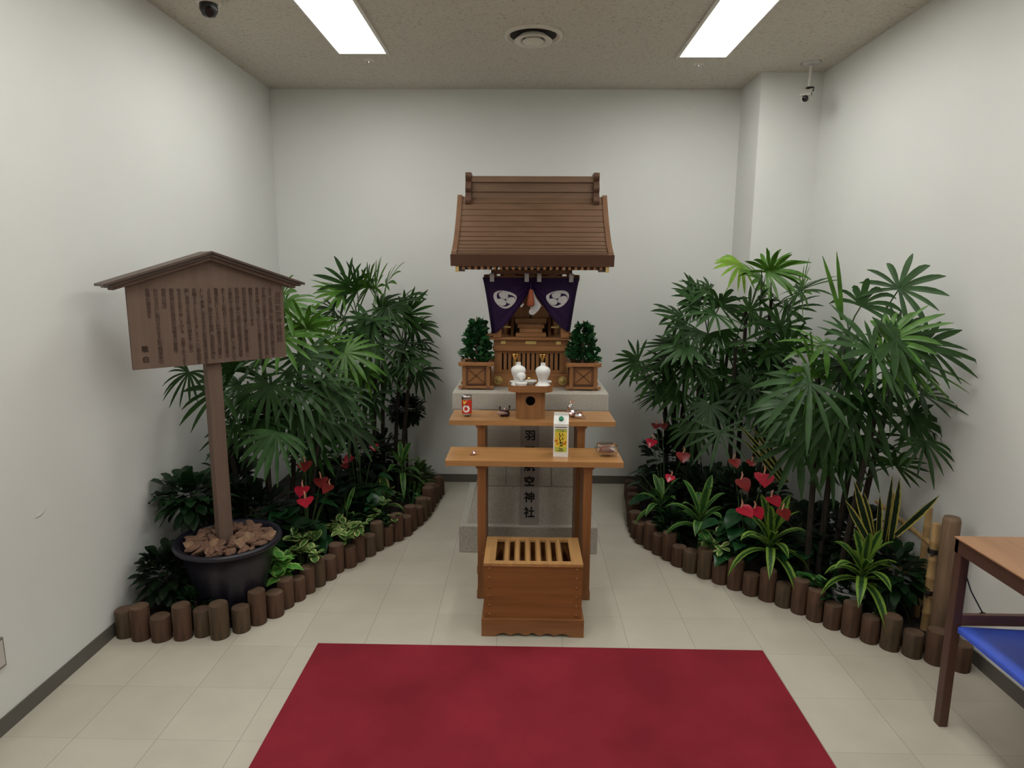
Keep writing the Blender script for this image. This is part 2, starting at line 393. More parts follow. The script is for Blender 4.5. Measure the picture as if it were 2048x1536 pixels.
_tx = {}
def glyph(ch):
    """flat triangles of one character, unit em, centred"""
    if ch in _tx: return _tx[ch]
    cu = bpy.data.curves.new('glyph', 'FONT'); cu.body = ch; cu.size = 1; cu.resolution_u = 2
    o = bpy.data.objects.new('glyph', cu); COL.objects.link(o)
    bpy.context.view_layer.update()
    me = bpy.data.meshes.new_from_object(o.evaluated_get(bpy.context.evaluated_depsgraph_get()))
    vs = [v_.co.copy() for v_ in me.vertices]; fs = [list(p.vertices) for p in me.polygons]
    bpy.data.objects.remove(o); bpy.data.curves.remove(cu); bpy.data.meshes.remove(me)
    _tx[ch] = (vs, fs); return _tx[ch]
def write(mb, txt, origin, ex, ey, size, step, vertical=True, mi=0, wide=1.0, bold=0.019):
    """characters one after another on the plane origin + ex*u + ey*v"""
    origin = Vector(origin); ex = Vector(ex); ey = Vector(ey)
    for i, ch in enumerate(txt):
        if ch in ' \u3000': continue
        vs, fs = glyph(ch)
        if not vs: continue
        xs = [q.x for q in vs]; ys = [q.y for q in vs]
        cx = (min(xs) + max(xs)) / 2; cy = (min(ys) + max(ys)) / 2
        off = -ey * (step * i) if vertical else ex * (step * i)
        for bx, by in ((-bold, 0), (bold, 0)) if bold < 0.02 else ((-bold, 0), (bold, 0), (0, bold), (0, -bold), (-bold * .7, -bold * .7), (bold * .7, bold * .7)):
            mb.add([origin + off + ex * ((q.x - cx + bx) * size * wide) + ey * ((q.y - cy + by) * size) for q in vs], fs, mi)

# ================================================================== ROOM
struct('floor', MB().box(XL - 0.1, XR + 0.1, YF - 0.1, YB + 0.1, -0.1, 0), M['floor'])
struct('wall_left', MB().box(XL - 0.1, XL, YF, YB, 0, ZC), M['wall'])
struct('wall_right', MB().box(XR, XR + 0.1, YF, YB, 0, ZC), M['wall'])
struct('wall_back', MB().box(XL - 0.1, XR + 0.1, YB, YB + 0.1, 0, ZC), M['wall'])
struct('wall_front', MB().box(XL - 0.1, XR + 0.1, YF - 0.1, YF, 0, ZC), M['wall'])
PX, PY = 1.60, 4.74
o = struct('wall_pillar', MB().box(PX, XR + 0.01, PY, YB + 0.01, 0, ZC + 0.01), M['wall']); o['label'] = 'square wall pillar in the back right corner'
LX = [(-1.185, -0.872, 3.12, 4.36), (0.957, 1.266, 3.18, 4.425)]
ADDED_LAMPS = [(-1.185, -0.872, 1.30, 2.54), (0.957, 1.266, 1.36, 2.60), (-1.185, -0.872, -0.75, 0.49), (0.957, 1.266, -0.70, 0.54)]  # assumed panels, added out of view to brighten lower walls and floor
# ceiling with the lamp recesses left open
mb = MB()
xs = sorted({XL - 0.1, XR + 0.1, *[q for l in LX for q in l[:2]]}); ys = sorted({YF - 0.1, YB + 0.1, *[q for l in LX + ADDED_LAMPS for q in l[2:]]})
for i in range(len(xs) - 1):
    for j in range(len(ys) - 1):
        cx, cy = (xs[i] + xs[i + 1]) / 2, (ys[j] + ys[j + 1]) / 2
        if any(l[0] < cx < l[1] and l[2] < cy < l[3] for l in LX + ADDED_LAMPS): continue
        mb.add([(xs[i], ys[j], ZC), (xs[i + 1], ys[j], ZC), (xs[i + 1], ys[j + 1], ZC), (xs[i], ys[j + 1], ZC)], [(0, 3, 2, 1)])
mb.box(XL - 0.1, XR + 0.1, YF - 0.1, YB + 0.1, ZC + 0.14, ZC + 0.2)
o = mb.build('ceiling', M['ceiling']); o['kind'] = 'structure'; o['label'] = 'speckled ceiling'
BH = 0.066
struct('baseboard_left', MB().box(XL, XL + 0.006, YF, YB, 0, BH), M['base'])
struct('baseboard_right', MB().box(XR - 0.006, XR, YF, PY, 0, BH), M['base'])
struct('baseboard_back', MB().box(XL, PX, YB - 0.006, YB, 0, BH), M['base'])
struct('baseboard_front', MB().box(XL, XR, YF, YF + 0.006, 0, BH), M['base'])
struct('baseboard_pillar', MB().box(PX - 0.006, XR, PY - 0.006, YB, 0, BH), M['base'])
def ceiling_lamp(l, label):
    x0, x1, y0, y1 = l
    r = thing('ceiling_light', label, 'ceiling light', ((x0 + x1) / 2, (y0 + y1) / 2, ZC), 'fluorescent ceiling panels')
    f = MB(); T = 0.010
    for a in ((x0 + .001, x0 + T, y0 + .001, y1 - .001), (x1 - T, x1 - .001, y0 + .001, y1 - .001), (x0 + T, x1 - T, y0 + .001, y0 + T), (x0 + T, x1 - T, y1 - T, y1 - .001)):
        f.box(a[0], a[1], a[2], a[3], ZC - 0.003, ZC + 0.10)
    f.box(x0 + .001, x1 - .001, y0 + .001, y1 - .001, ZC + 0.10, ZC + 0.115)
    xi = (x1 - 0.001, x1 + 0.015) if x0 < 0 else (x0 - 0.015, x0 + 0.001)
    f.box(xi[0], xi[1], y0, y1, ZC - 0.010, ZC - 0.0005)
    P('frame', f, M['frame'], r)
    P('diffuser', MB().box(x0 + T, x1 - T, y0 + T, y1 - T, ZC + 0.012, ZC + 0.02), M['lamp'], r, 'glowing white diffuser panel')
ceiling_lamp(LX[0], 'long lit ceiling panel on the side of the signboard, left of the round vent')
ceiling_lamp(LX[1], 'long lit ceiling panel on the side of the white camera, right of the round vent')
ceiling_lamp(ADDED_LAMPS[0], 'added out-of-view lit ceiling panel in the second row, nearer the photographer, signboard side')
ceiling_lamp(ADDED_LAMPS[1], 'added out-of-view lit ceiling panel in the second row, nearer the photographer, side table side')
r = thing('air_vent', 'round stepped ceiling air diffuser between the two lit panels', 'air vent', (0.037, 4.034, ZC))
P('outer_ring', MB().lathe([(0.168, 0), (0.168, -0.012), (0.150, -0.016), (0.142, -0.004), (0.135, -0.002)], (0.037, 4.034, ZC), 40, caps=False), M['vent'], r)
P('throat', MB().lathe([(0.14, -0.001), (0.0, -0.001)], (0.037, 4.034, ZC), 40, caps=False), M['dark'], r)
P('cone', MB().lathe([(0.075, -0.004), (0.112, -0.034), (0.108, -0.038), (0.070, -0.030), (0.066, -0.012)], (0.037, 4.034, ZC), 40, caps=False), M['vent'], r)
P('core', MB().lathe([(0.03, -0.005), (0.062, -0.036), (0.05, -0.046), (0.0, -0.048)], (0.037, 4.034, ZC), 32), M['vent'], r)
for x, y, lb in ((-1.02, 4.482, 'small round ceiling sprinkler past the end of the left lit panel'), (1.121, 4.552, 'small round ceiling sprinkler past the end of the right lit panel')):
    r = thing('sprinkler', lb, 'sprinkler', (x, y, ZC), 'ceiling sprinklers')
    P('escutcheon', MB().lathe([(0.036, 0), (0.034, -0.006), (0.018, -0.009)], (x, y, ZC), 20), M['vent'], r)
    P('head', MB().lathe([(0.012, -0.006), (0.014, -0.014), (0.006, -0.022), (0.010, -0.024), (0.010, -0.026)], (x, y, ZC), 14), M['steel'], r)
ceiling_lamp(ADDED_LAMPS[2], 'added out-of-view lit ceiling panel in the third row, behind the photographer, signboard side')
ceiling_lamp(ADDED_LAMPS[3], 'added out-of-view lit ceiling panel in the third row, behind the photographer, side table side')
# white camera on a ceiling stem
cx, cy = 1.842, 4.531
r = thing('security_camera', 'white box security camera on a ceiling stem beside the pillar', 'security camera', (cx, cy, ZC))
P('ceiling_plate', MB().lathe([(0.060, 0), (0.060, -0.006), (0.052, -0.012), (0.012, -0.016)], (cx, cy, ZC), 28), M['steel'], r)
P('stem', MB().tube([(cx, cy, ZC - 0.01), (cx - 0.004, cy, ZC - 0.155)], 0.009, 12), M['camw'], r)
P('bracket', MB().box(cx - 0.022, cx + 0.024, cy - 0.02, cy + 0.02, ZC - 0.178, ZC - 0.150, bev=0.004).box(cx - 0.035, cx + 0.012, cy - 0.022, cy + 0.018, ZC - 0.205, ZC - 0.180, bev=0.004), M['black'], r, 'black swivel bracket')
dv = Vector((-0.42, -0.78, -0.46)).normalized(); sx_ = dv.cross(Vector((0, 0, 1))).normalized(); uz = sx_.cross(dv)
Rm = Matrix((sx_, dv, uz)).transposed().to_4x4(); tip = Vector((cx - 0.052, cy - 0.075, ZC - 0.238))
Rt = Matrix.Translation(tip) @ Rm
P('housing', MB().box(-0.026, 0.026, -0.13, 0.0, -0.024, 0.024, rot=Rt, bev=0.006).box(-0.034, 0.034, -0.14, 0.018, 0.026, 0.032, rot=Rt), M['camw'], r)
P('lens', MB().lathe([(0.019, -0.002), (0.019, 0.006), (0.0, 0.008)], tip, 20, rot=(Rm.to_3x3() @ Matrix.Rotation(-PI / 2, 3, 'X'))), M['black'], r, 'black round lens')
# dark camera at the upper left
cx, cy = -1.61, 3.53
r = thing('dome_camera', 'dark ceiling camera at the top edge above the left wall', 'security camera', (cx, cy, ZC))
P('mount', MB().lathe([(0.062, 0), (0.062, -0.018), (0.05, -0.024)], (cx, cy, ZC), 28), M['vent'], r)
P('body', MB().lathe([(0.042, -0.02), (0.044, -0.05), (0.03, -0.078), (0.0, -0.086)], (cx, cy, ZC), 24), M['black'], r)
P('lens_barrel', MB().tube([(cx + 0.01, cy - 0.02, ZC - 0.055), (cx + 0.03, cy - 0.06, ZC - 0.085)], 0.02, 16), M['black'], r)
r = thing('wall_outlet', 'metal framed wall outlet low on the left wall at the picture edge', 'wall outlet', (XL, 2.155, 0.31))
P('frame', MB().box(XL, XL + 0.008, 2.10, 2.182, 0.252, 0.368, bev=0.003), M['plate'], r)
P('faceplate', MB().box(XL + 0.007, XL + 0.010, 2.108, 2.174, 0.262, 0.358), M['platein'], r)
mb = MB().tube([(XL + 0.001, 2.41, 0.742), (XL + 0.001, 2.435, 0.742), (XL + 0.001, 2.455, 0.748), (XL + 0.001, 2.468, 0.762)], [0.001, 0.0035, 0.002, 0.0008], 6)
tag(recalc(mb.build('wall_scuff', M['platein'])), 'small curved scuff mark on the left wall above the outlet', 'scuff mark')
o = MB(); o.box(-0.945, 1.108, 0.2, 2.757, 0.0005, 0.008, bev=0.003)
tag(recalc(o.build('carpet', M['carpet'])), 'large plain red carpet on the floor before the offering box', 'carpet')

# ================================================================== SHRINE PEDESTAL
r = thing('stone_pedestal', 'tall grey granite pedestal carrying the wooden shrine', 'pedestal', (0.04, 4.2, 0))
mb = MB(); BX0, BX1, BY0, BY1 = -0.391, 0.462, 3.785, 4.62
mb.box(BX0, BX1, BY0, BY1, 0, 0.172, bev=0.006)
P('base_step', mb, M['stone'], r)
mb = MB()
def frust(mb, a, b_, z0, z1):
    (x0, x1, y0, y1), (u0, u1, w0, w1) = a, b_
    vs = [(x0, y0, z0), (x1, y0, z0), (x1, y1, z0), (x0, y1, z0), (u0, w0, z1), (u1, w0, z1), (u1, w1, z1), (u0, w1, z1)]
    mb.add(vs, [(0, 3, 2, 1), (4, 5, 6, 7), (0, 1, 5, 4), (1, 2, 6, 5), (2, 3, 7, 6), (3, 0, 4, 7)])
frust(mb, (-0.345, 0.418, 3.825, 4.55), (-0.285, 0.355, 3.868, 4.51), 0.172, 0.400)
frust(mb, (-0.283, 0.353, 3.870, 4.508), (-0.270, 0.345, 3.878, 4.50), 0.404, 0.900)
P('body', mb, M['stone'], r)
mb = MB().box(-0.282, 0.352, 3.872, 4.505, 0.398, 0.406)
for x in (-0.105, 0.178): mb.box(x - 0.0015, x + 0.0015, 3.8675, 3.874, 0.404, 0.62)
P('joint', mb, M['joint'], r)
P('cap_slab', MB().box(-0.425, 0.506, 3.80, 4.66, 0.900, 1.003, bev=0.005), M['stone'], r)
# name strip: thin dressed panel on the sloping front
mb = MB(); vs = [(-0.017, 3.815, 0.174), (0.099, 3.815, 0.174), (0.099, 3.862, 0.400), (-0.017, 3.862, 0.400), (0.099, 3.870, 0.90), (-0.017, 3.870, 0.90)]
bk = [(a, b_ + 0.012, c_) for a, b_, c_ in vs]
mb.add(vs + bk, [(0, 1, 2, 3), (3, 2, 4, 5), (6, 9, 8, 7), (9, 11, 10, 8), (0, 3, 9, 6), (3, 5, 11, 9), (1, 7, 8, 2), (2, 8, 10, 4), (0, 6, 7, 1), (5, 4, 10, 11)])
strip = P('name_panel', mb, M['stonec'], r, 'dark narrow panel with the shrine name in black characters')
mb = MB()
def strip_y(z): return (3.815 + (z - 0.174) / 0.226 * 0.047) if z < 0.4 else 3.862 + (z - 0.4) / 0.5 * 0.008
for ch, py in zip('羽田航空神社', (872, 904, 933, 963, 994, 1022)):
    q = at(1058.5, py, 3.85); z = q.z
    s_ = 0.094 if z < 0.4 else 0.016; e = Vector((0, s_ * 2.2 if z < 0.4 else s_, 1)).normalized()
    write(mb, ch, (0.041, strip_y(z) - 0.0015, z), (1, 0, 0), e, 0.068, 0, bold=0.03)
P('lettering', mb, M['ink'], strip)

# ================================================================== SHRINE
r = thing('shrine', 'wooden miniature shrine with a copper gabled roof on the granite pedestal', 'shrine', (0.042, 4.3, 1.003))
SC = 0.0425
# roof profile
def prof(t):     # t 0 eave .. 1 ridge, upper surface
    y = 3.775 + 0.425 * t
    z = 1.806 + 0.37 * (0.24 * t + 0.76 * t ** 1.75)
    return y, z
RX0, RX1 = SC - 0.462, SC + 0.462
NC = 13
for sgn, nm in ((1, 'front_slope'), (-1, 'rear_slope')):
    mb = MB(); pts = []
    for i in range(NC):
        y0, z0 = prof(i / NC); y1, z1 = prof((i + 1) / NC)
        pts += [(y0, z0 + 0.003), (y1 + 0.002, z1 + 0.0006)]
    yy = [(4.24 + sgn * (y - 4.24), z) for y, z in pts]
    under = [(4.24 + sgn * (prof(t)[0] - 4.24), prof(t)[1] - 0.058) for t in (1.0, 0.75, 0.5, 0.25, 0.03)]
    mb.prism(yy + under, 'x', RX0 + 0.006, RX1 - 0.006)
    P(nm, mb, M['copper'], r)
    mb = MB(); mb.prism([(4.24 + sgn * (y - 4.24), z) for y, z in ((3.772, 1.811), (3.786, 1.745), (3.815, 1.745), (3.815, 1.805))], 'x', RX0 - 0.006, RX1 + 0.006)
    P('eave_fascia', mb, M['copperd'], r)
    for x0 in (RX0 - 0.004, RX1 - 0.026):
        mb = MB(); ps = [(4.24 + sgn * (prof(i / 14)[0] - 4.24), prof(i / 14)[1]) for i in range(1, 15)]
        mb.prism([(a, z + 0.011) for a, z in ps] + [(a, z - 0.055) for a, z in ps[::-1]], 'x', x0, x0 + 0.030)
        P('verge', mb, M['copperb'], r, 'shiny copper verge strip')
mb = MB()
mb.box(SC - 0.385, SC + 0.385, 4.195, 4.285, 2.150, 2.205, bev=0.003)
mb.box(SC - 0.39, SC + 0.39, 4.185, 4.295, 2.205, 2.212)
mb.box(SC - 0.385, SC + 0.385, 4.205, 4.275, 2.212, 2.262)
mb.box(SC - 0.388, SC + 0.388, 4.190, 4.290, 2.262, 2.300, bev=0.004)
P('ridge_beam', mb, M['copper'], r)
for sx_ in (-1, 1):
    mb = MB(); zs = [2.125 + 0.195 * i / 30 for i in range(31)]
    po = []
    for z in zs:
        q = (z - 2.125) / 0.195
        po.append((0.045 + 0.018 * abs(math.sin(q * PI * 2.6 + 0.3)) + (0.03 * (1 - q)), z))
    poly = [(4.24 - a, z) for a, z in po] + [(4.24 + a, z) for a, z in po[::-1]]
    xx = SC + sx_ * 0.397
    mb.prism(poly, 'x', xx - 0.018, xx + 0.018)
    P('ridge_end_ornament', mb, M['copperd'], r, 'wavy ridge end plate')
# gable boards closing the triangular ends
for sx_ in (-1, 1):
    xx = SC + sx_ * 0.30; mb = MB()
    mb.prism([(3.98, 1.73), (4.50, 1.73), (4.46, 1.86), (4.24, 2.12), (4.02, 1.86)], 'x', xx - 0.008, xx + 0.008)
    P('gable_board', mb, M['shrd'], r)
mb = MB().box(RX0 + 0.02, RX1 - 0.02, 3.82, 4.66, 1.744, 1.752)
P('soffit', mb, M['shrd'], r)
for i in range(23):
    x = SC - 0.396 + 0.792 * i / 22
    P('rafter', MB().box(x - 0.0075, x + 0.0075, 3.80, 4.10, 1.726, 1.744), M['shr'], r)
for x in (SC - 0.432, SC + 0.432):
    rb = P('verge_bracket', MB().box(x - 0.009, x + 0.009, 3.80, 4.2, 1.715, 1.744), M['shr'], r)
    P('gilt_tip', MB().box(x - 0.010, x + 0.010, 3.796, 3.803, 1.712, 1.746, bev=0.002), M['gold'], rb)
mb = MB().box(SC - 0.245, SC + 0.245, 3.985, 4.03, 1.700, 1.727, bev=0.003)
for x in (-0.235, -0.12, 0.0, 0.12, 0.235): mb.box(SC + x - 0.022, SC + x + 0.022, 3.98, 4.04, 1.688, 1.702, bev=0.004)
P('eave_purlin', mb, M['shrd'], r)
mb = MB().box(SC - 0.262, SC + 0.262, 3.995, 4.035, 1.652, 1.690, bev=0.003)
P('lintel', mb, M['shr'], r)
for sx_ in (-1, 1):
    x = SC + sx_ * 0.208
    P('porch_post', MB().box(x - 0.026, x + 0.026, 3.99, 4.042, 1.315, 1.655, bev=0.004), M['shrz'], r)
    P('beam_nosing', MB().box(SC + sx_ * 0.272 - 0.020, SC + sx_ * 0.272 + 0.020, 4.0, 4.03, 1.660, 1.698, bev=0.008), M['shrd'], r)
# inner sanctum
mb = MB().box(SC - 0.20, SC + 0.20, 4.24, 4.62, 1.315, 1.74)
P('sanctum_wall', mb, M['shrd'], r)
for sx_ in (-1, 1):
    P('sanctum_pillar', MB().lathe([(0.02, 1.315), (0.02, 1.70)], (SC + sx_ * 0.155, 4.235, 0), 14), M['shrz'], r)
    d = P('door', MB().box(SC + sx_ * 0.062 - 0.055, SC + sx_ * 0.062 + 0.055, 4.225, 4.237, 1.40, 1.66, bev=0.003), M['shrz'], r)
    P('gilt_hinge', MB().box(SC + sx_ * 0.095 - 0.02, SC + sx_ * 0.095 + 0.02, 4.221, 4.226, 1.63, 1.645), M['gold'], d)
# steps up to the doors
for i, (hw, y, z0, z1) in enumerate(((0.095, 4.05, 1.315, 1.338), (0.072, 4.085, 1.338, 1.362), (0.085, 4.12, 1.362, 1.388), (0.10, 4.17, 1.388, 1.42))):
    P('stair_step', MB().box(SC - hw, SC + hw, y, 4.23, z0, z1, bev=0.002), M['shr'], r)
for sx_ in (-1, 1):
    P('stair_side', MB().prism([(4.06, 1.315), (4.235, 1.315), (4.235, 1.43), (4.20, 1.43)], 'x', SC + sx_ * 0.118 - 0.008, SC + sx_ * 0.118 + 0.008), M['shrd'], r)
    x = SC + sx_ * 0.150
    P('corner_bracket', MB().box(x - 0.022, x + 0.022, 4.10, 4.11, 1.366, 1.376).box(x + sx_ * 0.022 - 0.005, x + sx_ * 0.022 + 0.005, 4.10, 4.11, 1.366, 1.405), M['gold'], r)
# veranda and its beam with gilt fittings
P('veranda_floor', MB().box(SC - 0.262, SC + 0.262, 4.00, 4.62, 1.300, 1.315, bev=0.002), M['shr'], r)
vb = P('veranda_beam', MB().box(SC - 0.232, SC + 0.232, 4.03, 4.07, 1.262, 1.300, bev=0.003), M['shr'], r)
for x, hw in ((0, 0.034), (-0.172, 0.016), (0.172, 0.016)):
    P('gilt_fitting', MB().box(SC + x - hw, SC + x + hw, 4.024, 4.031, 1.270, 1.292, bev=0.004), M['gold'], vb)
for sx_ in (-1, 1):
    P('veranda_rail', MB().tube([(SC + sx_ * 0.250, 3.99, 1.330), (SC + sx_ * 0.250, 4.6, 1.330)], 0.008, 8).tube([(SC + sx_ * 0.20, 4.0, 1.330), (SC + sx_ * 0.285, 4.0, 1.330)], 0.008, 8), M['shr'], r)
mb = MB().box(SC - 0.236, SC + 0.236, 4.022, 4.60, 1.228, 1.262, bev=0.004)
P('waist_beam', mb, M['shr'], r)
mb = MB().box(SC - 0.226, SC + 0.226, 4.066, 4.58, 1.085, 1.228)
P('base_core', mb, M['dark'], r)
for sx_ in (-1, 1):
    P('base_post', MB().box(SC + sx_ * 0.205 - 0.024, SC + sx_ * 0.205 + 0.024, 4.04, 4.59, 1.085, 1.228, bev=0.003), M['shrz'], r)
P('lattice_rail', MB().box(SC - 0.185, SC + 0.185, 4.045, 4.068, 1.085, 1.106).box(SC - 0.185, SC + 0.185, 4.045, 4.068, 1.212, 1.228), M['shr'], r)
for i in range(12):
    x = SC - 0.160 + 0.320 * i / 11
    P('lattice_bar', MB().box(x - 0.0095, x + 0.0095, 4.05, 4.067, 1.104, 1.214), M['shrz'], r)
P('base_plinth', MB().box(SC - 0.252, SC + 0.252, 4.02, 4.62, 1.003, 1.085, bev=0.004), M['shr'], r)
for x in (-0.202, 0.200):
    f = MB()
    for k in range(16):
        a0 = 2 * PI * k / 16; f.ball((SC + x + 0.024 * math.cos(a0), 4.016, 1.044 + 0.024 * math.sin(a0)), 0.0052, n=6)
    f.lathe([(0.026, -0.002), (0.026, 0.006), (0.010, 0.008), (0.008, 0.013), (0, 0.014)], (SC + x, 4.02, 1.044), 24, rot=Matrix.Rotation(PI / 2, 3, 'X'))
    P('gilt_rosette', f, M['gold'], r, 'round gilt flower fitting')
# --- curtain (a thing that hangs from the lintel)
cr = thing('shrine_curtain', 'purple shrine curtain with white crests, gathered up in the middle of the shrine', 'curtain', (SC, 3.975, 1.68))
ZT = 1.680
def curt(side, u, v):
    """side -1/+1, u 0 outer .. 1 centre, v 0 top .. 1 hem"""
    xo_t, xo_b, zb = (-0.300, -0.242, 1.338) if side < 0 else (0.293, 0.240, 1.352)
    xt = xo_t * (1 - u); x_b = xo_b * (1 - u) ** 0.9
    hem = zb + (1.612 - zb) * (0.04 * u + 0.96 * u ** 1.65)
    x = xt + (x_b - xt) * (v ** 0.8); z = ZT + (hem - ZT) * v
    # folds radiate from the gathering knot
    fold = (u ** 1.6) * (0.3 + 0.7 * v) * 0.010 * math.sin(u * 6 + v * 26) + 0.004 * math.sin(u * 9) * v
    side_wrap = 0.10 * max(0, 0.10 - u) * 10 * 0.35
    y = 3.972 + side_wrap - 0.016 * u * v - fold
    return Vector((SC + x, y, z))
for s_ in (-1, 1):
    mb = MB(); NU, NV = 44, 36; vs = []; fs = []
    for j in range(NV + 1):
        for i in range(NU + 1): vs.append(curt(s_, i / NU, j / NV))
    n0 = len(vs); vs += [q + Vector((0, 0.003, 0)) for q in vs]
    W_ = NU + 1
    for j in range(NV):
        for i in range(NU):
            q = (j * W_ + i, j * W_ + i + 1, (j + 1) * W_ + i + 1, (j + 1) * W_ + i)
            fs.append(q); fs.append(tuple(n0 + k for k in q[::-1]))
    for i in range(NU): fs.append((NV * W_ + i, NV * W_ + i + 1, n0 + NV * W_ + i + 1, n0 + NV * W_ + i))
    for j in range(NV): fs.append((j * W_, (j + 1) * W_, n0 + (j + 1) * W_, n0 + j * W_))
    mb.add(vs, fs, 0, True)
    panel = P('curtain_panel', mb, M['purple'], cr)
    # three-comma crest, following the cloth
    def comma(x, y):
        R = 1.0; rr = math.hypot(x, y)
        if rr > R: return False
        for k in range(3):
            th = math.radians(75 + 120 * k)
            hx, hy = 0.47 * math.cos(th), 0.47 * math.sin(th)
            if math.hypot(x - hx, y - hy) < 0.395: return True
            a = (math.atan2(y, x) - th) % (2 * PI)
            dlt = a / math.radians(128)
            if dlt < 1 and rr > 0.50 + 0.44 * dlt ** 0.8: return True
        return False
    mb = MB(); vs = []; fs = []; N = 92; idx = {}
    u0, v0, ru, rv = (0.425, 0.485, 0.262, 0.198)
    def cp(a, b_):
        q = curt(s_, min(max(u0 + ru * a * (1 - 0.0), 0), 1), v0 + rv * (-b_) * (1 + 0.10 * a) + 0.13 * a); return q - Vector((0, 0.0022, 0))
    for i in range(N):
        for j in range(N):
            a = (i + 0.5) / N * 2 - 1; b_ = (j + 0.5) / N * 2 - 1
            if not comma(a * 1.02 * (1 if s_ > 0 else -1), b_ * 1.02): continue
            q = []
            for di, dj in ((0, 0), (1, 0), (1, 1), (0, 1)):
                k = (i + di, j + dj)
                if k not in idx: idx[k] = len(vs); vs.append(cp(k[0] / N * 2 - 1, k[1] / N * 2 - 1))
                q.append(idx[k])
            fs.append(q)
    mb.add(vs, fs); P('crest', mb, M['white'], panel, 'white three-comma crest')
for px in (984, 1053.5, 1078.5, 1142.5):
    q = at(px, 555, 3.965); dx = 0.013
    P('hanging_loop', MB().box(q.x - dx, q.x + dx, 3.958, 3.966, 1.655, 1.706, bev=0.002).box(q.x - dx, q.x + dx, 3.958, 4.035, 1.700, 1.706), M['white'], cr, 'white hanging loop')
cxk = SC - 0.004
P('gather_cord', MB().tube([(cxk, 3.945, 1.64), (cxk, 3.938, 1.60), (cxk, 3.94, 1.585)], 0.008, 8), M['purple'], cr)
P('tassel', MB().lathe([(0.004, 0.058), (0.010, 0.052), (0.013, 0.040), (0.016, 0.02), (0.021, -0.012), (0.023, -0.036), (0.016, -0.044), (0.0, -0.046)], (cxk, 3.930, 1.555), 18), M['tassel'], cr, 'orange red silk tassel')
mb = MB()
pts2 = [(1058, 585), (1066, 580), (1072, 596), (1083, 611), (1077, 621), (1067, 630), (1060, 629), (1057.5, 624), (1061, 616), (1059, 608)]
mb.prism([(at(a, b_, 3.95).x, at(a, b_, 3.95).z) for a, b_ in pts2], 'y', 3.947, 3.953)
P('tassel_cloth', mb, M['white'], cr, 'white cloth tail below the tassel')
mb = MB().prism([(at(a, b_, 3.955).x, at(a, b_, 3.955).z) for a, b_ in ((1041, 612), (1047, 606), (1047.5, 609), (1044, 614), (1040, 614.5))], 'y', 3.955, 3.960)
P('cloth_end', mb, M['white'], cr)

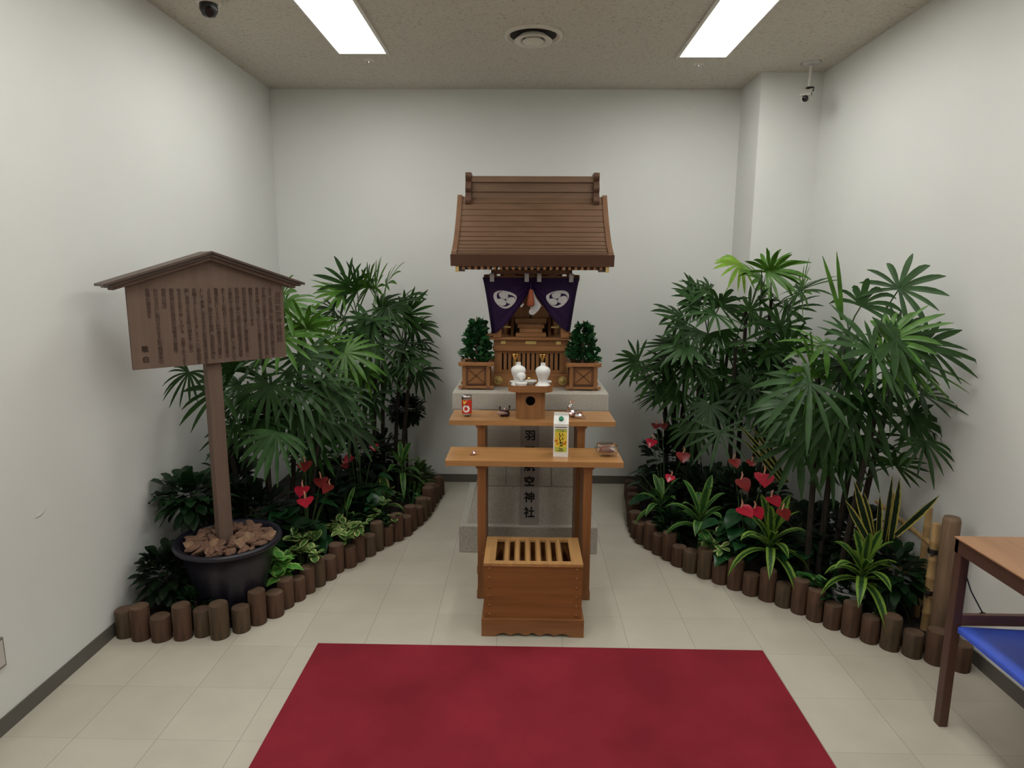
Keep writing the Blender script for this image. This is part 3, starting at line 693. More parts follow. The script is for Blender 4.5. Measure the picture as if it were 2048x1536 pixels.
# ================================================================== SAKAKI PLANTERS
def oval(t): return max(0.0, math.sin(PI * min(1, t * 0.96 + 0.02))) ** 0.75
def planter(cx, cy, lab1, lab2, ht):
    z0 = 1.003
    p = thing('planter_box', lab1, 'planter', (cx, cy, z0), 'wooden planter boxes beside the shrine'); W = 0.092
    mb = MB().box(cx - 0.080, cx + 0.080, cy - 0.080, cy + 0.080, z0 + 0.018, z0 + 0.150)
    P('side_panel', mb, M['shrd'], p)
    for (dx, dy) in ((0, -1), (0, 1), (1, 0), (-1, 0)):
        mb = MB(); R = Matrix.Translation((cx, cy, 0)) @ Matrix.Rotation({(0, -1): 0, (1, 0): PI / 2, (0, 1): PI, (-1, 0): -PI / 2}[(dx, dy)], 4, 'Z')
        mb.box(-0.058, 0.058, -0.083, -0.079, z0 + 0.034, z0 + 0.140, rot=R)
        fr = P('panel', mb, M['shr'], p)
        mb = MB()
        for sg in (1, -1):
            L = math.hypot(0.096, 0.082)
            Rr = R @ Matrix.Translation((0, 0, z0 + 0.087)) @ Matrix.Rotation(-sg * math.atan2(0.082, 0.096), 4, 'Y')
            mb.box(-L / 2, L / 2, -0.0875, -0.082, -0.003, 0.003, rot=Rr)
        mb.box(-0.058, 0.058, -0.0875, -0.082, z0 + 0.130, z0 + 0.138, rot=R).box(-0.058, 0.058, -0.0875, -0.082, z0 + 0.034, z0 + 0.041, rot=R)
        mb.box(-0.056, -0.049, -0.0875, -0.082, z0 + 0.036, z0 + 0.136, rot=R).box(0.049, 0.056, -0.0875, -0.082, z0 + 0.036, z0 + 0.136, rot=R)
        P('cross_brace', mb, M['shrd'], fr)
    for sx_ in (-1, 1):
        for sy in (-1, 1):
            c_ = P('corner_post', MB().box(cx + sx_ * 0.073 - 0.012, cx + sx_ * 0.073 + 0.012, cy + sy * 0.073 - 0.012, cy + sy * 0.073 + 0.012, z0 + 0.012, z0 + 0.150, bev=0.002), M['shrz'], p)
            P('foot', MB().lathe([(0.017, 0), (0.019, 0.006), (0.019, 0.018), (0.015, 0.022)], (cx + sx_ * 0.073, cy + sy * 0.073, z0), 12), M['shrd'], c_)
    for sy in (-1, 1):
        P('top_rail', MB().box(cx - 0.107, cx + 0.107, cy + sy * 0.084 - 0.012, cy + sy * 0.084 + 0.012, z0 + 0.148, z0 + 0.170, bev=0.002), M['shr'], p)
        P('top_rail', MB().box(cx + sy * 0.084 - 0.012, cx + sy * 0.084 + 0.012, cy - 0.107, cy + 0.107, z0 + 0.146, z0 + 0.166, bev=0.002), M['shr'], p)
        P('bottom_rail', MB().box(cx - 0.107, cx + 0.107, cy + sy * 0.078 - 0.010, cy + sy * 0.078 + 0.010, z0 + 0.008, z0 + 0.024, bev=0.002), M['shr'], p)
    P('soil', MB().box(cx - 0.072, cx + 0.072, cy - 0.072, cy + 0.072, z0 + 0.14, z0 + 0.155), M['soil'], p)
    s_ = thing('sakaki_shrub', lab2, 'potted shrub', (cx, cy, z0 + 0.155), 'clipped evergreen shrubs beside the shrine')
    zb = z0 + 0.155
    P('trunk', MB().tube([(cx, cy, zb), (cx, cy, zb + 0.05), (cx, cy, zb + ht * 0.9)], [0.012, 0.011, 0.003], 8), M['trunk'], s_)
    mb = MB()
    for k in range(380):
        h = random.random() ** 1.25; z = zb + 0.016 + h * (ht - 0.075)
        rad = (0.088 * (1 - h) ** 0.6 + 0.020) * random.uniform(0.35, 1.0) * (1 + 0.12 * math.sin(k * 1.7))
        a = random.uniform(0, 2 * PI); ro = Vector((math.cos(a), math.sin(a), 0))
        d = ro * random.uniform(0.35, 1.0) + Vector((random.uniform(-.3, .3), random.uniform(-.3, .3), random.uniform(0.1, 1.1)))
        mb.leaf(Vector((cx, cy, z)) + ro * rad * 0.8, d, ro + Vector((0, 0, 0.5)), random.uniform(0.040, 0.056), random.uniform(0.024, 0.034), oval, 0.25, 0.25, 4)
    P('foliage', mb, M['sakaki'], s_)
planter(-0.290, 3.985, 'small wooden planter box with cross braces, left of the shrine', 'clipped evergreen shrub in the planter box left of the shrine', 0.315)
planter(0.362, 3.985, 'small wooden planter box with cross braces, right of the shrine', 'clipped evergreen shrub in the planter box right of the shrine', 0.295)

# ================================================================== OFFERING TABLES
def offering_table(nm, label, x0, x1, y0, y1, z0, z1, lx0, lx1):
    r = thing(nm, label, 'offering table', ((x0 + x1) / 2, (y0 + y1) / 2, 0), 'stepped offering tables')
    P('tabletop', MB().box(x0, x1, y0, y1, z0, z1, bev=0.002), M['tbl'], r)
    for sx_, xa in ((-1, lx0), (1, lx1)):
        lg = P('leg', MB().box(xa - 0.022, xa + 0.022, y0 + 0.035, y1 - 0.012, 0.03, z0, bev=0.002), M['leg'], r)
        P('foot', MB().box(xa - 0.026, xa + 0.026, y0 + 0.03, y1 - 0.005, 0, 0.048, bev=0.003), M['leg'], lg)
        P('bracket', MB().prism([(xa - 0.028, z0 - 0.02), (xa + 0.028, z0 - 0.02), (xa + 0.034, z0), (xa - 0.034, z0)], 'y', y0 + 0.03, y1 - 0.01), M['leg'], lg)
offering_table('offering_table', 'lower wooden offering table standing right behind the offering box', -0.396, 0.510, 3.180, 3.446, 0.738, 0.768, -0.212, 0.335)
offering_table('offering_table', 'higher wooden offering table between the low table and the granite pedestal', -0.407, 0.503, 3.462, 3.735, 0.884, 0.912, -0.232, 0.320)

# ================================================================== OFFERING BOX
r = thing('offering_box', 'wooden slatted offering box standing at the edge of the red carpet', 'offering box', (0.054, 3.0, 0))
X0, X1, Y0, Y1, ZT2 = -0.178, 0.284, 2.862, 3.17, 0.366
t_ = 0.018
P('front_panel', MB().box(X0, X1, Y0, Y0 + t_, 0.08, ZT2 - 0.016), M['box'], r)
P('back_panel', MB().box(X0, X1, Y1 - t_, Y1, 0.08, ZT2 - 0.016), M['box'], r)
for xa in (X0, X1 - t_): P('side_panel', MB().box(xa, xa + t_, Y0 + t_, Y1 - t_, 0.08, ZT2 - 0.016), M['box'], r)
P('inner_floor', MB().box(X0 + t_, X1 - t_, Y0 + t_, Y1 - t_, 0.09, 0.10), M['dark'], r)
mb = MB(); pl = []
for i in range(61):
    q = i / 60; a = abs(q - 0.5) * 2
    if a > 0.72: z = 0.0
    else:
        k = a / 0.72
        z = 0.006 + 0.012 * abs(math.cos(k * PI * 2.5)) * (1 if k > 0.25 else 0.8)
        if k < 0.06: z = 0.02
    pl.append((X0 - 0.012 + (X1 - X0 + 0.024) * q, z))
poly = pl + [(X1 + 0.012, 0.088), (X0 - 0.012, 0.088)]
for ya in (Y0 - 0.014, Y1 - 0.006): mb.prism(poly, 'y', ya, ya + 0.02)
for xa in (X0 - 0.012, X1 - 0.006): mb.box(xa, xa + 0.018, Y0 + 0.006, Y1 - 0.006, 0, 0.088)
P('plinth', mb, M['boxd'], r, 'darker scalloped plinth')
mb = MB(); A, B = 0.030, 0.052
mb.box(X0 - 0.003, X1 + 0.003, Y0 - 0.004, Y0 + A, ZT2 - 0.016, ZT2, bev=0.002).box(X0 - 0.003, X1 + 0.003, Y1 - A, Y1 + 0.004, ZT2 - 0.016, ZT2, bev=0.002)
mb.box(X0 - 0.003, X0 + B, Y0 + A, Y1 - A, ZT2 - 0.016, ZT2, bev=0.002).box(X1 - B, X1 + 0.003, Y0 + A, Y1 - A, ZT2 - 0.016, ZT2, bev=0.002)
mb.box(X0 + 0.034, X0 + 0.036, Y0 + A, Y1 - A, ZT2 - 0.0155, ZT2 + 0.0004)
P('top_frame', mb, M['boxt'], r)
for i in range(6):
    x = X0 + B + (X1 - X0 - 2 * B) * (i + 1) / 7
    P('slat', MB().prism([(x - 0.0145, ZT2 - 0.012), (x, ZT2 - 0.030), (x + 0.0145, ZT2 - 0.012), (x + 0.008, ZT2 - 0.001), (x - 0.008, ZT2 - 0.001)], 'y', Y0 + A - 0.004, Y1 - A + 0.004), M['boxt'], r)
for x in (X0 + 0.026, X1 - 0.026):
    for i in range(6):
        z = 0.338 - i * 0.0462
        P('peg', MB().ball((x, Y0, z), 0.006, n=10), M['boxd'], r)

# ================================================================== OFFERINGS
ZH, ZLo = 0.912, 0.768
# sanbo tray stand
scx, scy = 0.038, 3.585
r = thing('offering_stand', 'wooden stand with a round hole and a tray on top, on the higher table', 'offering stand', (scx, scy, ZH))
def octo(hw, c): return [(-hw, -hw + c), (-hw + c, -hw), (hw - c, -hw), (hw, -hw + c), (hw, hw - c), (hw - c, hw), (-hw + c, hw), (-hw, hw - c)]
mb = MB(); hw = 0.081; zt = 1.068
front = []; N = 24; hc = (0.0, 1.015); hr = 0.0265
ring = [(hc[0] + hr * math.cos(2 * PI * k / N), hc[1] + hr * math.sin(2 * PI * k / N)) for k in range(N)]
fx = hw - 0.02
def sq(a):
    c_, s_ = math.cos(a), math.sin(a); k = min(fx / abs(c_) if abs(c_) > 1e-6 else 1e9, ((zt - hc[1]) if s_ > 0 else (hc[1] - ZH)) / abs(s_) if abs(s_) > 1e-6 else 1e9)
    return (hc[0] + k * c_, hc[1] + k * s_)
outer = [sq(2 * PI * k / N) for k in range(N)]
corn = [(fx, zt), (-fx, zt), (-fx, ZH), (fx, ZH)]
vs = [(scx + a, scy - hw, z) for a, z in ring] + [(scx + a, scy - hw, z) for a, z in outer] + [(scx + a, scy - hw + 0.006, z) for a, z in ring]
fs = [(k, (k + 1) % N, N + (k + 1) % N, N + k) for k in range(N)] + [(k, (k + 1) % N, 2 * N + (k + 1) % N, 2 * N + k) for k in range(N)]
mb.add(vs, fs)
for cxx, czz in corn:      # fill the square's corners
    best = sorted(range(N), key=lambda k: (outer[k][0] - cxx) ** 2 + (outer[k][1] - czz) ** 2)[:2]
    mb.add([(scx + outer[k][0], scy - hw, outer[k][1]) for k in best] + [(scx + cxx, scy - hw, czz)], [(0, 1, 2)])
oc = octo(hw, 0.02)
for i in range(8):
    a, b_ = oc[i], oc[(i + 1) % 8]
    if i == 1: continue
    mb.add([(scx + a[0], scy + a[1], ZH), (scx + b_[0], scy + b_[1], ZH), (scx + b_[0], scy + b_[1], zt), (scx + a[0], scy + a[1], zt)], [(0, 1, 2, 3)])
P('stand_body', mb, M['shrz'], r)
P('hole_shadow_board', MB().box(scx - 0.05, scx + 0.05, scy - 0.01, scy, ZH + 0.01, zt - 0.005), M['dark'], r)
mb = MB(); H2 = 0.121; oc = octo(H2, 0.032); oi = octo(H2 - 0.007, 0.030)
z0, z1 = 1.066, 1.104
mb.prism([(scx + a, scy + b_) for a, b_ in octo(H2 - 0.004, 0.031)], 'z', z0 + 0.002, z0 + 0.024)
for i in range(8):
    a, b_, c_, d_ = oc[i], oc[(i + 1) % 8], oi[(i + 1) % 8], oi[i]
    v8 = [(scx + q[0], scy + q[1], z) for z in (z0 + 0.004, z1) for q in (a, b_, c_, d_)]
    mb.add(v8, [(0, 1, 5, 4), (2, 3, 7, 6), (4, 5, 6, 7)])
P('tray', mb, M['shr'], r)
ZTR = z0 + 0.024
heishi = [(0.040, 0), (0.044, 0.003), (0.042, 0.007), (0.033, 0.014), (0.026, 0.024), (0.025, 0.034), (0.030, 0.050), (0.0385, 0.070), (0.0415, 0.084), (0.0395, 0.096), (0.032, 0.105), (0.019, 0.111), (0.0135, 0.114), (0.0130, 0.126), (0.0150, 0.129), (0.010, 0.129), (0.009, 0.118)]
for x, lb in ((scx + 0.068, 'white porcelain sake flask alone on the right side of the tray'), (scx - 0.068, 'white porcelain sake flask behind the leaning pointed lid on the tray')):
    tag(recalc(MB().lathe(heishi, (x, scy - 0.03 if x > scx else scy - 0.012, ZTR), 32).build('sake_flask', M['porc'])), lb, 'sake flask', 'white offering ware on the tray')
lx, ly = scx - 0.052, scy - 0.082
tag(recalc(MB().lathe([(0.020, 0), (0.024, 0.003), (0.032, 0.014), (0.0345, 0.026), (0.032, 0.034), (0.030, 0.034), (0.0325, 0.026), (0.028, 0.012), (0.0, 0.006)], (lx, ly, ZTR), 28).build('water_cup', M['porc'])), 'small round white water pot at the front left of the tray', 'water pot', 'white offering ware on the tray')
Rl = Matrix.Rotation(math.radians(128), 3, 'X')
tag(recalc(MB().lathe([(0.024, 0.0), (0.0255, 0.002), (0.0245, 0.010), (0.018, 0.022), (0.009, 0.032), (0.004, 0.038), (0.0, 0.041)], (lx, ly + 0.004, ZTR + 0.066), 28, rot=Rl).build('pot_lid', M['porc'])), 'white pointed porcelain lid leaning on the flask above the water pot', 'pot lid', 'white offering ware on the tray')
for x, y, rr, lb in ((scx + 0.002, scy + 0.03, 0.036, 'shallow white dish between the two sake flasks'), (scx - 0.098, scy + 0.012, 0.018, 'tiny white dish at the left corner of the tray'), (scx + 0.102, scy + 0.018, 0.017, 'tiny white dish at the right corner of the tray')):
    tag(recalc(MB().lathe([(rr * 0.55, 0), (rr * 0.6, 0.004), (rr * 0.95, 0.016), (rr, 0.021), (rr * 0.9, 0.018), (rr * 0.5, 0.007), (0, 0.006)], (x, y, ZTR), 28).build('dish', M['porc'])), lb, 'dish', 'white offering ware on the tray')
# brass candle stands on the cap slab, behind the tray
for px, lb in ((1030.5, 'brass flared candle stand behind the left sake flask'), (1085, 'brass flared candle stand behind the right sake flask')):
    q = at(px, 716, 3.87); c_ = (q.x, 3.87, 1.003)
    tag(recalc(MB().lathe([(0.034, 0), (0.034, 0.006), (0.014, 0.016), (0.007, 0.03), (0.006, 0.10), (0.009, 0.120), (0.012, 0.128), (0.009, 0.136), (0.006, 0.150), (0.0065, 0.185), (0.010, 0.198), (0.020, 0.212), (0.025, 0.226), (0.026, 0.229), (0.022, 0.226), (0.0, 0.218)], c_, 28).build('candle_stand', M['brass'])), lb, 'candle stand', 'brass candle stands')
q = at(1058, 756, 3.87)
tag(recalc(MB().lathe([(0.020, 0), (0.024, 0.01), (0.030, 0.03), (0.028, 0.05), (0.014, 0.062), (0.010, 0.070), (0.016, 0.076), (0.012, 0.086), (0, 0.09)], (q.x, 3.87, 1.003), 24).build('incense_burner', M['brass'])), 'small brass pot behind the tray, between the candle stands', 'brass pot')
# cup of drink with a red label
c_ = (-0.318, 3.575, ZH); r = thing('cup_of_drink', 'glass cup with a red label and foil lid on the left of the higher table', 'drink cup', c_)
P('glass', MB().lathe([(0.022, 0.0), (0.026, 0.003), (0.027, 0.02), (0.0285, 0.108), (0.030, 0.112)], c_, 28), M['glass'], r)
P('drink', MB().lathe([(0.022, 0.008), (0.024, 0.01), (0.0262, 0.098)], c_, 24), M['platein'], r)
lb_ = P('label_band', MB().lathe([(0.0278, 0.018), (0.0292, 0.096)], c_, 36, caps=False), M['red'], r)
def onband(a, z): rr = 0.0285 + 0.0009 * (z - 0.018) / 0.05; th = -PI / 2 + a; return Vector((c_[0] + rr * math.cos(th), c_[1] + rr * math.sin(th), c_[2] + z))
def bandpatch(pts, mt, nm):
    mb = MB(); n = len(pts); cz = (sum(p[0] for p in pts) / n, sum(p[1] for p in pts) / n)
    vs = [onband(*cz)] + [onband(*p) for p in pts]; mb.add(vs, [(0, i + 1, (i + 1) % n + 1) for i in range(n)]); P(nm, mb, mt, lb_)
mb = MB(); vs = []; N = 32
A0 = -0.08
for k in range(N):
    a = 2 * PI * k / N; vs.append(onband(A0 + 0.75 * math.sin(a), 0.046 + 0.0205 * math.cos(a)))
for k in range(N):
    a = 2 * PI * k / N; vs.append(onband(A0 + 0.36 * math.sin(a), 0.046 + 0.0105 * math.cos(a)))
mb.add(vs, [(k, (k + 1) % N, N + (k + 1) % N, N + k) for k in range(N)]); P('white_ring', mb, M['lw'], lb_)
bandpatch([(-0.80, 0.094), (0.12, 0.094), (-0.1, 0.080), (-0.55, 0.068)], M['yel'], 'yellow_patch')
bandpatch([(-0.12, 0.072), (0.10, 0.072), (0.02, 0.056), (-0.06, 0.058)], M['lb'], 'dark_stem')
P('foil_lid', MB().lathe([(0.0295, 0.108), (0.0312, 0.111), (0.0312, 0.117), (0.029, 0.119), (0.0, 0.117)], c_, 32), M['lid'], r)
# dark wrapped sweet
def wrapped(c, L, R, ax, mt, nm, label, up2=0.6, wr=None):
    c = Vector(c); r = thing(nm, label, 'sweet', c)
    ax = Vector(ax).normalized(); rot = Vector((0, 0, 1)).rotation_difference(ax).to_matrix()
    P('sweet', MB().lathe([(0.001, -L), (R * 0.6, -L * 0.85), (R * 0.95, -L * 0.4), (R, 0), (R * 0.95, L * 0.4), (R * 0.6, L * 0.85), (0.001, L)], c, 10, rot=rot, smooth=False), mt, r)
    for s_ in (-1, 1):
        mb = MB(); b0 = c + ax * s_ * L * 0.92; N = 9; vs = [b0]; side = ax.cross(Vector((0, 0, 1))).normalized(); u_ = side.cross(ax)
        for k in range(N):
            a = -1.0 + 2.0 * k / (N - 1); rr = R * (1.5 + 0.35 * (k % 2))
            vs.append(b0 + ax * s_ * rr * math.cos(a) + (u_ * up2 + side * 0.7) * rr * math.sin(a) + side * 0.3 * R * (k % 2))
        vs += [q + Vector((0.0006, 0.0006, 0.0006)) for q in vs]
        mb.add(vs, [(0, k, k + 1) for k in range(1, N)] + [(N + 1, N + 1 + k + 1, N + 1 + k) for k in range(1, N)])
        P('twisted_end', mb, wr or mt, r)
    return r
c_ = Vector((-0.106, 3.585, ZH))
r = thing('wrapped_sweet', 'glossy dark brown wrapped sweet with two raised corners on the higher table', 'sweet', c_)
P('body', MB().lathe([(0.018, 0), (0.026, 0.003), (0.030, 0.014), (0.027, 0.024), (0.015, 0.030), (0, 0.032)], c_, 8, smooth=False), M['choc'], r)
P('wrapper_front', MB().lathe([(0.004, -0.03), (0.010, -0.018), (0.010, 0.008), (0.002, 0.03)], c_ + Vector((-0.012, -0.022, 0.021)), 7, rot=Matrix.Rotation(PI / 2, 3, 'Y'), smooth=False), M['mauve'], r)
P('wrapper_top', MB().ball(c_ + Vector((0.002, 0.008, 0.036)), 0.013, n=10, sc=(1.1, 0.8, 0.8)), M['mauve'], r)
for s_ in (-1, 1):
    e = c_ + Vector((s_ * 0.027, 0.004, 0.05 + 0.003 * s_))
    P('twisted_end', MB().tube([c_ + Vector((s_ * 0.02, 0.004, 0.026)), e + Vector((s_ * -0.001, 0, -0.012)), e], [0.004, 0.0025, 0.006], 8).ball(e, 0.0068, n=8, sc=(0.8, 0.8, 1.2)), M['choc'], r)
wrapped((0.275, 3.575, ZH + 0.020), 0.026, 0.020, (0.9, 0.3, -0.1), M['foil'], 'wrapped_sweet', 'pink foil wrapped sweet at the bottom of the heap on the higher table')
wrapped((0.262, 3.60, ZH + 0.052), 0.020, 0.015, (0.4, -0.1, 0.85), M['foils'], 'wrapped_sweet', 'silver foil wrapped sweet standing up on the heap on the higher table')
wrapped((0.303, 3.545, ZH + 0.016), 0.025, 0.015, (0.8, -0.4, -0.1), M['foils'], 'wrapped_sweet', 'silver foil wrapped sweet lying before the heap on the higher table')
wrapped((0.234, 3.57, ZH + 0.013), 0.017, 0.012, (0.5, 0.8, 0.0), M['foily'], 'wrapped_sweet', 'yellow foil wrapped sweet left of the heap on the higher table')
wrapped((-0.256, 3.285, ZLo + 0.011), 0.011, 0.010, (0.8, 0.4, 0.25), M['foil'], 'wrapped_sweet', 'single pink foil sweet at the left of the lower table')
# drink carton
c_ = Vector((0.198, 3.305, ZLo)); r = thing('drink_carton', 'tall white drink carton with a yellow label on the lower table', 'drink carton', c_)
CW, Rz = 0.0385, Matrix.Translation(c_) @ Matrix.Rotation(math.radians(-5), 4, 'Z')
mb = MB().box(-CW, CW, -CW, CW, 0, 0.175, rot=Rz)
mb.prism([(-CW, 0.175), (CW, 0.175), (0.004, 0.212), (0.004, 0.228), (-0.004, 0.228), (-0.004, 0.212)], 'x', -CW, CW, fn=lambda q: Rz @ q)
body = P('carton_body', mb, M['lw'], r)
def cf(x0, x1, z0, z1, mt, nm, d=0.0006): P(nm, MB().box(x0, x1, -CW - d, -CW + 0.001, z0, z1, rot=Rz), mt, body)
cf(-0.031, 0.031, 0.026, 0.146, M['yel'], 'yellow_label'); cf(-0.031, 0.031, 0.026, 0.052, M['lgr'], 'green_field', 0.0008); cf(-0.031, 0.031, 0.132, 0.148, M['lgr'], 'green_field', 0.0008)
cf(-0.031, 0.031, 0.155, 0.159, M['lb'], 'dark_band'); cf(-0.022, 0.022, 0.147, 0.1485, M['lb'], 'thin_rule', 0.001)
mb = MB()
for x, z, rr in ((-0.024, 0.088, 0.010), (0.020, 0.074, 0.009), (-0.018, 0.072, 0.007), (0.026, 0.082, 0.006)):
    mb.lathe([(rr, 0), (rr, 0.0009), (0, 0.0009)], Rz @ Vector((x, -CW, z)), 14, rot=Rz.to_3x3() @ Matrix.Rotation(PI / 2, 3, 'X'))
P('orange_blossom', mb, M['org'], body)
mb = MB(); ex = Rz.to_3x3() @ Vector((1, 0, 0))
write(mb, 'いいちこ', Rz @ Vector((0.002, -CW - 0.0013, 0.118)), ex, (0, 0, 1), 0.026, 0.0225, bold=0.035)
write(mb, '25度', Rz @ Vector((-0.012, -CW - 0.0013, 0.138)), ex, (0, 0, 1), 0.009, 0.011, vertical=False)
write(mb, '本格焼酎', Rz @ Vector((-0.012, -CW - 0.0013, 0.034)), ex, (0, 0, 1), 0.008, 0.008, vertical=False)
P('lettering', mb, M['lb'], body)
q = Vector((0, -0.020, 0.196)); nrm = Rz.to_3x3() @ Vector((0, -0.72, 0.69)); rq = Vector((0, 0, 1)).rotation_difference(nrm).to_matrix()
P('screw_cap', MB().lathe([(0.0125, -0.004), (0.0125, 0.010), (0.011, 0.012), (0, 0.012)], Rz @ q, 20, rot=rq), M['grn'], r, 'green screw cap')
# clear clamshell with a brown bun
c_ = Vector((0.440, 3.315, ZLo)); r = thing('food_container', 'clear plastic food container holding a brown bun on the lower table', 'food container', c_)
def rrect(hx, hy, rad, n=5):
    out = []
    for (sx_, sy, a0) in ((1, 1, 0), (-1, 1, PI / 2), (-1, -1, PI), (1, -1, 3 * PI / 2)):
        for k in range(n + 1):
            a = a0 + PI / 2 * k / n; out.append((sx_ * (hx - rad) + rad * math.cos(a), sy * (hy - rad) + rad * math.sin(a)))
    return out
def loft(mb, rings, mi=0, smooth=True):
    n = len(rings[0]); vs = [q for rg in rings for q in rg]
    mb.add(vs, [(i * n + k, i * n + (k + 1) % n, (i + 1) * n + (k + 1) % n, (i + 1) * n + k) for i in range(len(rings) - 1) for k in range(n)], mi, smooth)
    return mb
def rg(hx, hy, rad, z): return [(c_.x + a, c_.y + b_, c_.z + z) for a, b_ in rrect(hx, hy, rad)]
mb = loft(MB(), [rg(0.045, 0.038, 0.015, 0.001), rg(0.048, 0.041, 0.016, 0.004), rg(0.054, 0.046, 0.018, 0.026), rg(0.063, 0.054, 0.018, 0.028)])
mb.add(rg(0.045, 0.038, 0.015, 0.001), [list(range(24))]); P('tray', mb, M['clear'], r)
mb = loft(MB(), [rg(0.063, 0.054, 0.018, 0.030), rg(0.055, 0.047, 0.018, 0.032), rg(0.050, 0.042, 0.018, 0.056), rg(0.043, 0.036, 0.017, 0.062)])
mb.add(rg(0.043, 0.036, 0.017, 0.062), [list(range(24))]); P('lid', mb, M['clear'], r)
tag(recalc(MB().lathe([(0.020, 0.002), (0.036, 0.008), (0.042, 0.022), (0.036, 0.036), (0.020, 0.045), (0, 0.048)], c_, 20).build('bun', M['bun'])), 'round brown bun inside the clear food container', 'bun')

# ================================================================== SIGNBOARD IN POT
pcx, pcy, pz = -1.475, 3.06, 0.045
r = thing('plant_pot', 'large dark blue glazed pot holding the signpost', 'pot', (pcx, pcy, pz))
P('body', MB().lathe([(0.155, 0), (0.165, 0.008), (0.182, 0.12), (0.205, 0.24), (0.224, 0.315), (0.252, 0.325), (0.257, 0.335), (0.252, 0.347), (0.236, 0.349), (0.222, 0.34), (0.212, 0.29), (0.0, 0.285)], (pcx, pcy, pz), 48), M['pot'], r)
o = MB().lathe([(0.20, 0.0), (0.205, 0.006), (0.12, 0.025), (0, 0.03)], (pcx, pcy, pz + 0.291), 28).build('bark_bed', M['soil']); tag(o, 'dark fine bark under the chips in the signpost pot', 'bark bed', kind='stuff')
chipm = []
for k in range(6):
    bm = bmesh.new(); bmesh.ops.create_cube(bm, size=1)
    bmesh.ops.subdivide_edges(bm, edges=bm.edges[:], cuts=1, use_grid_fill=True)
    sc_ = (random.uniform(0.055, 0.085), random.uniform(0.032, 0.05), random.uniform(0.016, 0.028))
    for q in bm.verts:
        L = q.co.length; q.co *= 0.62 / max(L, 0.3) * random.uniform(0.72, 1.12)
        q.co = Vector((q.co.x * sc_[0], q.co.y * sc_[1], q.co.z * sc_[2]))
    me = bpy.data.meshes.new('bark_chip'); bm.to_mesh(me); bm.free(); me.materials.append(M['barkp'] if k == 0 else M['bark']); chipm.append(me)
k = 0
for ringr, cnt in ((0.03, 0), (0.066, 7), (0.105, 12), (0.145, 17), (0.183, 22)):
    for i in range(cnt):
        a = 2 * PI * (i + random.uniform(-0.3, 0.3)) / cnt; rr = ringr + random.uniform(-0.012, 0.012)
        c = bpy.data.objects.new('bark_chip', chipm[0 if random.random() < 0.12 else random.randint(1, 5)]); COL.objects.link(c)
        c.location = (pcx + rr * math.cos(a), pcy + rr * math.sin(a), pz + 0.330 + 0.022 * (1 - rr / 0.2) + random.uniform(-0.006, 0.010))
        c.rotation_euler = (random.uniform(-0.6, 0.6), random.uniform(-0.5, 0.5), random.uniform(0, 2 * PI))
        tag(c, 'rough brown bark chip heaped round the signpost in the dark pot', 'bark chip', 'bark chips in the signpost pot')
ANG = math.radians(45); ux = Vector((math.cos(ANG), math.sin(ANG), 0)); un = Vector((math.sin(ANG), -math.cos(ANG), 0))
SGC = Vector((-1.484, 3.05, 0)); SR = Matrix.Translation(SGC) @ Matrix((ux, -un, Vector((0, 0, 1)))).transposed().to_4x4()
r = thing('signboard', 'brown wooden notice board with a small gabled roof, on a post in the dark pot', 'signboard', (SGC.x, SGC.y, pz + 0.3))
P('post', MB().box(-0.033, 0.033, -0.013, 0.045, pz + 0.29, 1.74, rot=SR, bev=0.002), M['sign'], r)
HWB = 0.348; zb_, ze, zap = 1.279, 1.648, 1.762
fnS = lambda q: SR @ q
bd = P('board', MB().prism([(-HWB, zb_), (HWB, zb_), (HWB, ze), (0, zap), (-HWB, ze)], 'y', -0.036, -0.013, fn=fnS), M['sign'], r)
def roofstrip(hw, zoff, th, y0, y1, mt, nm):
    sl = (zap - ze) / HWB
    def zz(x): return zap - abs(x) * sl + zoff
    mb = MB().prism([(-hw, zz(hw)), (0, zz(0)), (hw, zz(hw)), (hw, zz(hw) + th), (0, zz(0) + th), (-hw, zz(hw) + th)], 'y', y0, y1, fn=fnS)
    P(nm, mb, mt, r)
roofstrip(HWB + 0.055, -0.004, 0.016, -0.062, 0.03, M['sign'], 'bargeboard')
roofstrip(HWB + 0.075, 0.012, 0.014, -0.078, 0.055, M['signr'], 'roof_board')
roofstrip(HWB + 0.095, 0.026, 0.010, -0.088, 0.075, M['signr'], 'roof_board')
mb = MB()
cols = ['羽田航空神社縁起', '大正二年我が国に於て民間の飛行機が初めて', '空を飛び以来幾多の先覚者が航空の発展に', '身命を捧げ殉難されたその御霊を祀る為め', '創建されたものである', '昭和初年飛行館の屋上に御社殿を造営し', '航空神社と称へ全国の航空関係者の崇敬', 'を集め永く航空の安全を祈願して来たので', 'ありますが昭和三十八年東京国際空港の', '整備拡充にともない航空関係者の総意に', 'より当地に御分霊を勧請し羽田航空神社', 'として奉斎し空の安全と航空事業の発展を', '祈願することとなりましたここに御由緒を', '誌し参拝される皆様の御多幸と旅の', '安全をお祈り申し上げる　次第であります', '御祭神は航空関係の殉難者の御霊で', '例祭は毎年', '秋の空の日に斎行されます航空関係各社', '皆様の御参拝を']
N = len(cols)
for i, tx in enumerate(cols):
    if i == 0: x, zt_, sz, st = HWB - 0.030, 1.607, 0.030, 0.0315
    else:
        x = HWB - 0.068 - (i - 1) * 0.0322; zt_ = 1.632; full = 0.335 if i not in (4, 16, 18) else 0.17
        sz = 0.0205; st = min(0.0185, full / max(len(tx) - 1, 1))
    write(mb, tx, fnS(Vector((x, -0.0372, zt_ - sz / 2))), ux, (0, 0, 1), sz, st)
write(mb, '敬白', fnS(Vector((-HWB + 0.052, -0.0372, 1.368))), ux, (0, 0, 1), 0.030, 0.046, bold=0.03)
P('lettering', mb, M['signtext'], bd)

